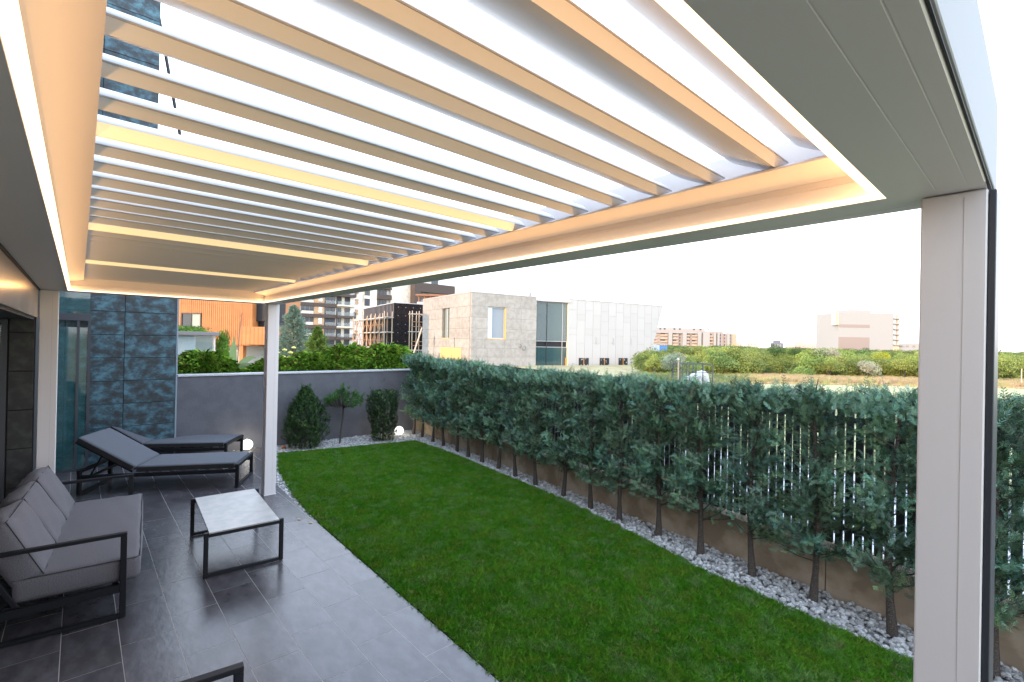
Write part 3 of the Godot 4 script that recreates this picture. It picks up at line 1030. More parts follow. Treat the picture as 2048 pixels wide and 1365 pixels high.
# ---------------------------------------------------------------- planting on the pebbles
func shrub(label: String, at: Vector3, h: float, r: float, prof: Callable, n: int, col: Color) -> void:
	var t := thing("evergreen_shrub", label, "shrub", at)
	var wood := mb()
	var l := Leaves.new()
	tube(wood, [Vector3(0, -0.05, 0), Vector3(0.01, h * 0.5, 0), Vector3(0, h * 0.85, 0.01)], [0.022, 0.016, 0.006], 7)
	for i in n:
		var v := sqrt(rng.randf()) if rng.randf() < 0.4 else rng.randf()
		var az := rng.randf() * TAU
		var lump := 1.0 + 0.16 * sin(az * 3.0 + v * 7.0 + at.x) + 0.10 * sin(az * 7.0 - v * 15.0)
		var rr: float = r * prof.call(v) * lump * pow(rng.randf(), 0.22)
		var q := Vector3(cos(az) * rr, v * h, sin(az) * rr)
		var d := (Vector3(cos(az), 0, sin(az)) * 0.6 + Vector3(0, 0.9, 0) + rdir() * 0.5).normalized()
		var c := vary(col, 0.3)
		if rng.randf() < 0.14: c = vary(Color(0.075, 0.12, 0.03), 0.2)
		var s := perp(d)
		# a short shoot set with narrow leaves all round
		for k in 11:
			var a := k * 2.4
			var sd := (s * cos(a) + s.cross(d) * sin(a)).normalized()
			var dd := (d * 0.7 + sd).normalized()
			l.blade(q + d * 0.055 * k / 11.0, dd, dd.cross(d).normalized(), 0.032, 0.0052, c)
	# leading shoots that stick out of the outline
	for i in 46:
		var az := rng.randf() * TAU
		var v := sqrt(rng.randf())
		var rr: float = r * prof.call(minf(v, 0.97)) * 0.95
		var q := Vector3(cos(az) * rr, v * h, sin(az) * rr)
		var d := (Vector3(cos(az) * 0.35, 1.0, sin(az) * 0.35) + rdir() * 0.2).normalized()
		var s := perp(d)
		var c := vary(col * 1.5, 0.25)
		for k in 26:
			var a := k * 2.4
			var sd := (s * cos(a) + s.cross(d) * sin(a)).normalized()
			var dd := (d * 0.8 + sd).normalized()
			l.blade(q + d * 0.13 * k / 26.0, dd, dd.cross(d).normalized(), 0.030, 0.005, c)
	for i in 16:
		var az := rng.randf() * TAU
		var v := rng.randf_range(0.1, 0.8)
		var rr: float = r * prof.call(v) * 0.8
		tube(wood, [Vector3(0, v * h * 0.7, 0), Vector3(cos(az) * rr, v * h, sin(az) * rr)], [0.006, 0.002], 4, false)
	obj("stem", wood, M.bark, t)
	put("crown", l.mesh(), M.leaf, t)

func garden_plants() -> void:
	rng.seed = 91
	shrub("broad conical dark green evergreen shrub on the pebbles, nearest the terrace post", Vector3(3.47, -0.02, -10.12), 1.20, 0.40, func(v): return (0.58 + 0.42 * sin(PI * pow(v, 0.7))) * (1.0 - 0.86 * pow(v, 4.0)), 2600, Color(0.022, 0.052, 0.014))
	shrub("narrow upright dark green evergreen shrub with a flat top beside the ball lamp", Vector3(5.03, -0.02, -9.80), 1.08, 0.33, func(v): return (0.62 + 0.5 * v) * (1.0 - 0.30 * pow(v, 5.0)), 2000, Color(0.018, 0.045, 0.013))
	# standard pine: bare stem with a flat spreading head
	var t := thing("dwarf_pine", "small standard pine with bare stem and flat spreading head of needles", "tree", Vector3(4.20, -0.02, -10.05))
	var wood := mb()
	tube(wood, [Vector3(-0.035, 0, 0), Vector3(-0.02, 0.28, 0.01), Vector3(0.02, 0.55, 0), Vector3(0.03, 0.80, 0)], [0.019, 0.016, 0.015, 0.018], 8)
	var l := Leaves.new()
	for i in 120:
		var az := rng.randf() * TAU
		var rr := 0.40 * sqrt(rng.randf())
		var y := 0.80 + 0.16 * rng.randf() + 0.17 * (1.0 - rr / 0.40) + 0.05 * sin(az * 3.0)
		var tip := Vector3(0.03 + cos(az) * rr, y + (0.10 if rr < 0.16 else 0.02), sin(az) * rr)
		tube(wood, [Vector3(0.03, 0.76, 0), Vector3(0.03 + cos(az) * rr * 0.6, 0.80, sin(az) * rr * 0.6), tip], [0.007, 0.005, 0.003], 4, false)
		var d := (Vector3(cos(az), 1.3, sin(az)) * 0.5 + rdir() * 0.4).normalized()
		var c := vary(Color(0.055, 0.125, 0.035), 0.25)
		for k in 95:
			var dd := (d * 0.55 + rdir() * 0.85).normalized()
			l.blade(tip + d * rng.randf_range(-0.05, 0.05), dd, perp(dd), rng.randf_range(0.04, 0.065), 0.0024, c)
	obj("trunk", wood, M.bark, t)
	put("crown", l.mesh(), M.leaf, t)

# ---------------------------------------------------------------- lawn and pebbles
func lawn() -> void:
	rng.seed = 31
	var l := Leaves.new()
	for i in 18:
		var a := rng.randf() * TAU
		var p := Vector3(cos(a), 0, sin(a)) * 0.034 * sqrt(rng.randf())
		var d := (Vector3(0, 1, 0) + Vector3(rng.randf_range(-1, 1), 0, rng.randf_range(-1, 1)) * 1.0).normalized()
		l.blade(p, d, perp(d), rng.randf_range(0.030, 0.062), 0.0020, Color.WHITE, 0.25)
	var tuft := l.mesh()
	var f := FastNoiseLite.new()
	f.seed = 5
	f.frequency = 1.3
	f.fractal_octaves = 4
	var xf := []
	var cols := []
	var lo := Vector2(2.05, -9.85)
	var hi := Vector2(5.55, 1.0)
	var n := 84000
	for i in n:
		var q := Vector2(rng.randf_range(lo.x, hi.x), rng.randf_range(lo.y, hi.y))
		if not Geometry2D.is_point_in_polygon(q, lawn_poly): continue
		var s := rng.randf_range(0.75, 1.2)
		var b := Basis(Vector3.UP, rng.randf() * TAU).scaled(Vector3(s, s * rng.randf_range(0.8, 1.15), s))
		xf.append(Transform3D(b, Vector3(q.x, -0.012, q.y)))
		var v := f.get_noise_2d(q.x * 1.0, q.y * 1.0)
		var w := f.get_noise_2d(q.x * 2.6 + 40.0, q.y * 2.6 - 9.0)
		var c := Color(0.066, 0.225, 0.012).lerp(Color(0.105, 0.270, 0.022), clampf(0.5 + v * 1.6, 0, 1))
		c = c.lerp(Color(0.155, 0.290, 0.075), clampf(w * 2.2 - 0.15, 0, 0.8))
		c = c.lerp(Color(0.150, 0.235, 0.028), clampf(-w * 1.8 - 0.2, 0, 0.6))
		c = vary(c, 0.34)
		if rng.randf() < 0.05: c = Color(0.19, 0.29, 0.07)
		if rng.randf() < 0.010: c = Color(0.26, 0.22, 0.11)
		cols.append(c)
	stuff(tag(many("grass", tuft, M.grass, xf, cols), "mown green lawn between the terrace and the hedge", "grass"))

func gravel() -> void:
	rng.seed = 41
	var shapes := []
	for s in 3:
		var st := mb()
		var pts := []
		var rings := 4
		var segs := 6
		for i in rings + 1:
			var row := []
			for k in segs:
				var th := PI * i / rings
				var ph := TAU * k / segs + i * 0.4
				var r := rng.randf_range(0.75, 1.1)
				row.append(Vector3(sin(th) * cos(ph) * r, cos(th) * 0.6 * r, sin(th) * sin(ph) * 0.8 * r))
			if i == 0 or i == rings:
				for k in segs: row[k] = row[0]
			pts.append(row)
		st.set_smooth_group(-1)
		for i in rings:
			for k in segs:
				quad(st, pts[i][k], pts[i][(k + 1) % segs], pts[i + 1][(k + 1) % segs], pts[i + 1][k], Vector3.ZERO)
		shapes.append(mesh_of(st))
	var bed := pv([2.0, -5.9, 2.3, -10.58, 6.30, -10.58, 4.85, 0.9, 4.2, 0.9])
	var xf := [[], [], []]
	for i in 70000:
		var q := Vector2(rng.randf_range(2.0, 6.35), rng.randf_range(-10.57, 0.9))
		if q.x > 4.915 - 0.1292 * q.y: continue
		if Geometry2D.is_point_in_polygon(q, lawn_poly) or Geometry2D.is_point_in_polygon(q, terrace_poly): continue
		if q.y > -5.9 and q.x < 3.5: continue
		var s := rng.randf_range(0.012, 0.027) * (1.3 if rng.randf() < 0.15 else 1.0)
		var b := Basis(Vector3(rng.randf_range(-1, 1), 0, rng.randf_range(-1, 1)).normalized(), rng.randf_range(-0.6, 0.6)) * Basis(Vector3.UP, rng.randf() * TAU)
		xf[rng.randi() % 3].append(Transform3D(b.scaled(Vector3.ONE * s * rng.randf_range(0.9, 1.3)), Vector3(q.x, -0.045 + rng.randf() * 0.03, q.y)))
	var node := thing("pebbles", "", "")
	for i in 3:
		var o := many("pebble", shapes[i], M.rock[i], xf[i], [], node)
		stuff(o)
	stuff(tag(node, "white and grey pebbles edging the lawn", "gravel"))
	# a red brick fragment lies among them
	var st := mb()
	box(st, Vector3.ZERO, Vector3(0.085, 0.045, 0.05), 0.006)
	var br := obj("brick_fragment", st, mat(0.42, 0.13, 0.05, 0.9))
	br.position = Vector3(3.10, 0.0, -10.25)
	br.rotation = Vector3(0.2, 0.7, 0.15)
	tag(br, "small orange brick fragment on the pebbles by the broad shrub", "brick")

func litter() -> void:
	rng.seed = 61
	var m := mat(0.50, 0.36, 0.22, 0.8)
	for q in [["pale dry leaf on the terrace tiles between table and far post", Vector3(2.02, 0.003, -6.05)], ["smaller dry leaf on the terrace tiles near the lawn edge", Vector3(2.09, 0.003, -5.85)]]:
		var st := mb()
		var prev := []
		for i in 6:
			var u := i / 5.0
			var w := 0.012 * sin(PI * (0.08 + 0.86 * u))
			var row := [Vector3(-0.035 + 0.07 * u, 0.006 * sin(u * 4.0) + 0.002, -w), Vector3(-0.035 + 0.07 * u, 0.0015, 0), Vector3(-0.035 + 0.07 * u, 0.008 * u + 0.002, w)]
			if prev.size():
				quad(st, prev[0], prev[1], row[1], row[0])
				quad(st, prev[1], prev[2], row[2], row[1])
			prev = row
		var o := obj("dry_leaf", st, m)
		o.position = q[1]
		o.rotation.y = rng.randf() * 3.0
		tag(o, q[0], "leaf", "dry leaves on the terrace")

# ---------------------------------------------------------------- the garden next door
func bamboo_mesh(sd: int, n: int) -> ArrayMesh:
	# a mound of unit half-width: long narrow leaves in fans
	rng.seed = sd
	var l := Leaves.new()
	for i in n:
		var az := rng.randf() * TAU
		var v := rng.randf()
		var rr := sqrt(1.0 - pow(v, 2.4)) * pow(rng.randf(), 0.25)
		var lump := 1.0 + 0.13 * sin(az * 4.0 + sd) + 0.1 * sin(az * 9.0 + v * 5.0)
		var q := Vector3(cos(az) * rr * lump, v * (1.0 + 0.10 * sin(az * 3.0 + sd)), sin(az) * rr * 0.62 * lump)
		var d := (Vector3(cos(az), 0.55, sin(az)) + rdir() * 0.55).normalized()
		var c := vary(Color(0.13, 0.27, 0.026), 0.35)
		if rng.randf() < 0.30: c = vary(Color(0.25, 0.40, 0.045), 0.25)
		if rng.randf() < 0.05: c = Color(0.30, 0.24, 0.07)
		for k in 5:
			var dd := (d + rdir() * 0.6).normalized()
			l.blade(q, dd, perp(dd), rng.randf_range(0.15, 0.26), 0.0065, c, 0.35)
		if rr > 0.75 or v > 0.75:
			for k in 2:
				var dd := (Vector3(cos(az), 0.7, sin(az)) + rdir() * 0.5).normalized()
				l.blade(q, dd, perp(dd), rng.randf_range(0.22, 0.36), 0.0075, c * 1.15, 0.4)
	return l.mesh()

func crown_mesh(sd: int, n: int, cols: Array, leaf: float, flat := 1.0, lobes := 9) -> ArrayMesh:
	# a broad-leaved crown of unit radius: clumps of leaves round several lobes with gaps between
	rng.seed = sd
	var l := Leaves.new()
	var cs := []
	for i in lobes:
		var d := rdir()
		d.y = d.y * 0.8 + 0.1
		cs.append([d * rng.randf_range(0.35, 0.68), rng.randf_range(0.30, 0.48), vary(cols[rng.randi() % cols.size()], 0.18)])
	for i in n:
		var b: Array = cs[rng.randi() % lobes]
		var d := rdir()
		var q: Vector3 = b[0] + d * b[1] * pow(rng.randf(), 0.3)
		q.y *= flat
		var dd := (d + rdir() * 0.9).normalized()
		l.blade(q, dd, perp(dd), leaf * rng.randf_range(0.7, 1.3), leaf * 0.28, vary(b[2], 0.22), 0.2)
	return l.mesh()

func conifer(called: String, label: String, at: Vector3, h: float, r: float, col: Color, tip: Color, n: int) -> void:
	var t := thing(called, label, "tree", at)
	var wood := mb()
	tube(wood, [Vector3.ZERO, Vector3(0.03, h * 0.5, 0), Vector3(0, h * 0.96, 0)], [h * 0.022, h * 0.013, 0.01], 7)
	var l := Leaves.new()
	for i in n:
		var v := pow(rng.randf(), 1.25)
		var az := rng.randf() * TAU
		var d := Vector3(cos(az), rng.randf_range(0.1, 0.5), sin(az)).normalized()
		var lay := 0.72 + 0.28 * sin(v * 34.0 + az * 2.0 + 1.5 * sin(az * 3.0))
		var ln := r * pow(1.0 - v, 0.72) * lay * rng.randf_range(0.75, 1.05) + 0.03
		var at2 := Vector3(0, h * (0.06 + 0.93 * v), 0)
		if i % 9 == 0: tube(wood, [at2, at2 + d * ln], [0.012, 0.003], 4, false)
		var c := vary(col.lerp(tip, rng.randf()), 0.2)
		for k in 9:
			var u := rng.randf_range(0.35, 1.0)
			var dd := (d + rdir() * 0.7).normalized()
			l.blade(at2 + d * ln * u + rdir() * 0.05, dd, perp(dd), rng.randf_range(0.08, 0.15), 0.016, c, 0.1)
	obj("trunk", wood, M.bark, t)
	put("crown", l.mesh(), M.leaf, t)

func neighbour_garden() -> void:
	# bamboo behind the wall
	var bm := [bamboo_mesh(301, 3000), bamboo_mesh(302, 3000)]
	rng.seed = 303
	var bs := [
		["low bamboo clump at the end of the wall beside the blue tiled house", Vector3(1.85, 0.9, -11.35), Vector3(0.72, 0.92, 0.75)],
		["small bamboo clump between the banana plant and the white post", Vector3(3.15, 0.9, -11.4), Vector3(0.62, 0.80, 0.7)],
		["bamboo clump just right of the far pergola post", Vector3(3.95, 0.9, -11.35), Vector3(0.75, 0.90, 0.8)],
		["rounded bamboo clump in the middle of the grey wall top", Vector3(4.75, 0.9, -11.35), Vector3(0.80, 1.06, 0.8)],
		["tall dense bamboo clump at the wall corner beside the hedge", Vector3(5.85, 0.9, -11.30), Vector3(0.92, 1.08, 0.85)]]
	for i in bs.size():
		var t := thing("bamboo", bs[i][0], "bamboo", Vector3(bs[i][1].x, -0.05, bs[i][1].z), 0.0, "bamboo along the top of the wall")
		var canes := mb()
		for k in 12:
			var a := rng.randf() * TAU
			var q := Vector3(cos(a) * 0.5, 0, sin(a) * 0.25)
			tube(canes, [q * 0.6, q * 0.8 + Vector3(0, 0.9, 0), q + Vector3(0, 1.5, 0)], [0.008, 0.007, 0.004], 5, false)
		obj("canes", canes, mat(0.16, 0.17, 0.05, 0.6), t)
		var c := put("foliage", bm[i % 2], M.leaf, t)
		c.position = Vector3(0, bs[i][1].y, 0)
		c.scale = bs[i][2]
	# banana plant
	rng.seed = 310
	var t := thing("banana_plant", "young banana plant with broad leaves standing behind the wall", "plant", Vector3(3.02, -0.05, -14.6))
	var st := mb()
	tube(st, [Vector3.ZERO, Vector3(0.03, 0.8, 0), Vector3(0.05, 1.60, 0)], [0.07, 0.055, 0.03], 9)
	obj("stem", st, mat(0.16, 0.22, 0.07, 0.6), t)
	for q in [[1.5, 1.48, 0.98, 0.02, 0.10], [3.0, 0.95, 1.05, 0.55, 0.17], [0.1, 1.0, 1.05, 0.50, 0.17], [2.4, 0.75, 0.9, 0.45, 0.17], [0.7, 0.70, 0.95, 0.5, 0.16], [3.6, 0.6, 0.9, 0.5, 0.16], [5.6, 0.8, 0.8, 0.4, 0.15]]:
		var s2 := mb()
		var dirx := Vector3(cos(q[0]), 0, sin(q[0]))
		var side := Vector3(-sin(q[0]), 0.25, cos(q[0])).normalized()
		if absf(dirx.x) > 0.6: side = (side + Vector3(0, 0.9, 0)).normalized()
		var prev := []
		s2.set_smooth_group(1)
		for i in 11:
			var u := i / 10.0
			var p: Vector3 = Vector3(0.05, 1.32, 0) + dirx * (q[2] * u * cos(q[1])) + Vector3(0, q[2] * u * sin(q[1]) - q[3] * u * u, 0)
			var w: float = q[4] * (0.08 + sin(PI * pow(u, 0.75)) * 0.95) * (1.0 - 0.2 * u)
			var row := [p - side * w + Vector3(0, -0.2 * w, 0), p, p + side * w + Vector3(0, -0.2 * w, 0)]
			if prev.size():
				quad(s2, prev[0], prev[1], row[1], row[0])
				quad(s2, prev[1], prev[2], row[2], row[1])
			prev = row
		var lm := mat(0.10, 0.22, 0.045, 0.4)
		lm.backlight_enabled = true
		lm.backlight = Color(0.5, 0.5, 0.4)
		obj("leaf", s2, lm, t)
	# bare sapling
	t = thing("bare_sapling", "thin leafless sapling rising behind the wall against the orange house", "tree", Vector3(2.94, -0.05, -13.5))
	st = mb()
	tube(st, [Vector3.ZERO, Vector3(0.0, 1.4, 0), Vector3(0.03, 2.2, 0), Vector3(0.08, 2.95, 0.02)], [0.022, 0.018, 0.012, 0.004], 6)
	for i in 7:
		var y := 1.8 + i * 0.16
		tube(st, [Vector3(0.03, y, 0), Vector3(0.03 + rng.randf_range(-0.12, 0.12), y + 0.15, rng.randf_range(-0.1, 0.1))], [0.006, 0.002], 4, false)
	obj("trunk", st, mat(0.30, 0.22, 0.17, 0.9), t)
	conifer("blue_conifer", "tall grey blue conifer in front of the apartment balconies", Vector3(9.91, -0.1, -31.4), 4.35, 2.0, Color(0.13, 0.20, 0.145), Color(0.23, 0.31, 0.24), 3000)
	conifer("green_conifer", "smaller yellow green conifer right of the blue conifer", Vector3(9.94, -0.1, -27.4), 2.95, 1.35, Color(0.08, 0.15, 0.03), Color(0.16, 0.235, 0.045), 2200)
	# rose bush
	rng.seed = 320
	t = thing("rose_bush", "rose bush covered in yellow blooms behind the wall", "bush", Vector3(4.62, 0.0, -14.7))
	st = mb()
	for k in 9:
		var a := rng.randf() * TAU
		tube(st, [Vector3.ZERO, Vector3(cos(a) * 0.2, 0.9, sin(a) * 0.2), Vector3(cos(a) * 0.4, 1.7, sin(a) * 0.3)], [0.012, 0.009, 0.004], 5, false)
	obj("stem", st, M.bark, t)
	var fol := put("foliage", crown_mesh(321, 1700, [Color(0.045, 0.10, 0.028), Color(0.06, 0.13, 0.035)], 0.075, 1.0), M.leaf, t)
	fol.position = Vector3(0, 1.45, 0)
	fol.scale = Vector3(0.55, 0.55, 0.5)
	var bloom := mb()
	for k in 5:
		ball(bloom, Vector3(cos(k * 1.256) * 0.018, 0, sin(k * 1.256) * 0.018), Vector3(0.02, 0.016, 0.02), 5, 7)
	ball(bloom, Vector3(0, 0.012, 0), Vector3(0.016, 0.014, 0.016), 5, 7)
	var bmesh := mesh_of(bloom)
	var ym := mat(0.75, 0.62, 0.16, 0.6)
	for k in 26:
		var a := rng.randf() * TAU
		var rr := sqrt(rng.randf())
		var o := put("bloom", bmesh, ym, t)
		o.position = Vector3(cos(a) * rr * 0.52, 1.62 + 0.32 * (1 - rr) + rng.randf_range(-0.22, 0.14), sin(a) * rr * 0.45 + 0.12)
		o.scale = Vector3.ONE * rng.randf_range(1.3, 2.1)
	# low planting that fills the ground beyond
	var cm := crown_mesh(330, 700, [Color(0.05, 0.11, 0.03), Color(0.075, 0.13, 0.045)], 0.13, 0.7)
	var xf := []
	for k in 60:
		var s := rng.randf_range(0.4, 0.8)
		xf.append(Transform3D(Basis(Vector3.UP, rng.randf() * TAU).scaled(Vector3(s, s, s)), Vector3(rng.randf_range(1.0, 15.0), 0.25, rng.randf_range(-36.0, -17.0))))
	for k in 16:
		xf.append(Transform3D(Basis(Vector3.UP, rng.randf() * TAU).scaled(Vector3.ONE * rng.randf_range(0.6, 0.95)), Vector3(rng.randf_range(7.0, 14.0), 0.4, rng.randf_range(-20.0, -14.0))))
	stuff(tag(many("ground_planting", cm, M.leaf, xf, []), "mixed low planting in the neighbouring garden", "planting"))
	# pale gravel court behind the banana
	slab_top("gravel_court", [3.2, -16.5, 5.2, -17.2, 7.5, -26.0, 4.0, -27.0], 0.12, mat(0.62, 0.60, 0.57, 0.9))
	# glazed garden room with climbing plants on its roof
	t = thing("glazed_pavilion", "small glazed pavilion with a flat grey roof, overgrown by climbing plants", "shed", Vector3(3.79, 0, -20.81), -0.16)
	slab(t, "roof", Vector3(-2.6, 2.245, -2.2), Vector3(0.12, 2.375, 0.12), mat(0.16, 0.17, 0.19, 0.5), 0.01)
	for x in [-2.5, -1.25, -0.05]:
		slab(t, "post", Vector3(x, -0.1, -0.05), Vector3(x + 0.05, 2.243, 0.0), mat(0.55, 0.56, 0.56, 0.4))
	slab(t, "post", Vector3(-0.05, -0.1, -2.1), Vector3(0.0, 2.243, -2.05), mat(0.55, 0.56, 0.56, 0.4))
	for i in 2:
		slab(t, "pane", Vector3(-2.45 + i * 1.25, 0.05, -0.03), Vector3(-1.25 + i * 1.2, 2.22, -0.02), M.clear_glass)
	slab(t, "blind", Vector3(-2.42, 0.1, -0.16), Vector3(-0.62, 2.20, -0.14), mat(0.60, 0.68, 0.76, 0.8))
	slab(t, "back_wall", Vector3(-2.55, -0.1, -2.15), Vector3(-0.06, 2.243, -2.11), mat(0.35, 0.38, 0.40, 0.8))
	var vine := put("climber", crown_mesh(340, 6000, [Color(0.07, 0.16, 0.025), Color(0.11, 0.22, 0.03)], 0.07, 0.5, 14), M.leaf, t)
	vine.position = Vector3(-1.2, 2.42, -0.8)
	vine.scale = Vector3(1.7, 0.42, 0.9)
	var vine2 := put("climber", vine.mesh, M.leaf, t)
	vine2.position = Vector3(0.26, 1.75, -0.5)
	vine2.scale = Vector3(0.40, 1.6, 0.7)

func slab_top(called: String, pts: Array, y: float, m: Material) -> void:
	var st := mb()
	sheet(st, pv(pts), y)
	struct(obj(called, st, m))

# ---------------------------------------------------------------- neighbouring buildings
func window(parent: Node, lo: Vector3, hi: Vector3, frame: Material, pane: Material, mull := 1, depth := 0.10, fw := 0.06) -> MeshInstance3D:
	# in a facade facing +z at lo.z: a frame standing just proud, with panes set back in it
	var st := mb()
	lohi(st, Vector3(lo.x, lo.y, lo.z), Vector3(lo.x + fw, hi.y, lo.z + depth))
	lohi(st, Vector3(hi.x - fw, lo.y, lo.z), Vector3(hi.x, hi.y, lo.z + depth))
	lohi(st, Vector3(lo.x + fw, hi.y - fw, lo.z), Vector3(hi.x - fw, hi.y, lo.z + depth))
	lohi(st, Vector3(lo.x + fw, lo.y, lo.z), Vector3(hi.x - fw, lo.y + fw, lo.z + depth))
	for k in range(1, mull + 1):
		var x := lerpf(lo.x, hi.x, float(k) / (mull + 1))
		lohi(st, Vector3(x - fw * 0.5, lo.y + fw, lo.z), Vector3(x + fw * 0.5, hi.y - fw, lo.z + depth))
	var w := obj("window", st, frame, parent)
	for k in mull + 1:
		var a := lerpf(lo.x, hi.x, float(k) / (mull + 1))
		var b := lerpf(lo.x, hi.x, float(k + 1) / (mull + 1))
		slab(w, "pane", Vector3(a + fw * 0.5 + 0.001, lo.y + fw, lo.z + 0.01), Vector3(b - fw * 0.5 - 0.001, hi.y - fw, lo.z + depth * 0.4), pane)
	return w

func solid_glass(r: float, g: float, b: float) -> StandardMaterial3D:
	var m := mat(r, g, b, 0.08)
	m.metallic_specular = 0.5
	return m

func orange_house() -> void:
	var t := thing("orange_house", "orange clad house with ribbed metal walls, behind the glazed pavilion", "house", Vector3(6.33, 0, -48.14), -0.733)
	var clad := skin(mat(1, 1, 1, 0.55), noise_tex(0.01, [lin(0.40, 0.148, 0.046), lin(0.46, 0.18, 0.058)], [0.35, 0.65], 61), 0.12)
	var glassm := solid_glass(0.30, 0.34, 0.28)
	var dark := mat(0.02, 0.022, 0.026, 0.5)
	slab(t, "wall", Vector3(-6.0, 1.52, -9.0), Vector3(5.86, 9.5, -0.06), clad)
	# ribbed cladding panels
	for i in 14:
		var x0 := -6.0 + i * 0.847
		for j in 2:
			var y0: float = [1.52, 4.9][j]
			var y1: float = [4.9, 9.5][j]
			if i in [7, 8] and j == 0:
				# panels above and below the window opening
				cladding(t, x0, x0 + 0.847, 4.16, y1, clad)
				cladding(t, x0, x0 + 0.847, y0, 2.91, clad)
			else:
				cladding(t, x0, x0 + 0.847, y0, y1, clad)
	var win := window(t, Vector3(-0.05, 2.93, -0.058), Vector3(1.60, 4.15, -0.058), dark, glassm, 1, 0.10, 0.07)
	win.get_child(0).material_override = solid_glass(0.05, 0.055, 0.06)
	slab(t, "ground_floor_wall", Vector3(-6.0, -0.2, -8.5), Vector3(4.75, 1.519, -1.2), mat(0.62, 0.60, 0.57, 0.8))
	slab(t, "column", Vector3(4.76, -0.2, -0.6), Vector3(5.08, 1.518, -0.1), clad)
	slab(t, "recess_wall", Vector3(5.86, 3.6, -4.0), Vector3(6.72, 9.5, -0.6), mat(0.016, 0.017, 0.020, 0.7))
	window(t, Vector3(5.87, 3.05, -1.0), Vector3(6.72, 3.99, -1.0), dark, M.dark_glass, 1, 0.1, 0.06)
	slab(t, "recess_back", Vector3(5.86, 1.6, -4.0), Vector3(6.72, 3.59, -1.1), dark)
	slab(t, "balcony", Vector3(5.52, 1.63, -0.04), Vector3(8.2, 3.085, 1.0), clad, 0.01)
	for i in 8:
		slab(t, "cladding_rib", Vector3(5.56 + i * 0.33, 1.65, 1.001), Vector3(5.58 + i * 0.33, 3.07, 1.02), clad)
	slab(t, "carport_wall", Vector3(5.1, -0.2, -6.0), Vector3(10.0, 1.5, -4.1), mat(0.05, 0.05, 0.055, 0.8))

func cladding(t: Node, x0: float, x1: float, y0: float, y1: float, m: Material) -> void:
	var st := mb()
	lohi(st, Vector3(x0 + 0.006, y0 + 0.006, -0.059), Vector3(x1 - 0.006, y1 - 0.006, -0.03))
	var n := 5
	for k in n:
		var x := lerpf(x0, x1, (k + 0.5) / n)
		lohi(st, Vector3(x - 0.03, y0 + 0.01, -0.0295), Vector3(x + 0.03, y1 - 0.01, 0.0))
	obj("cladding_panel", st, m, t)

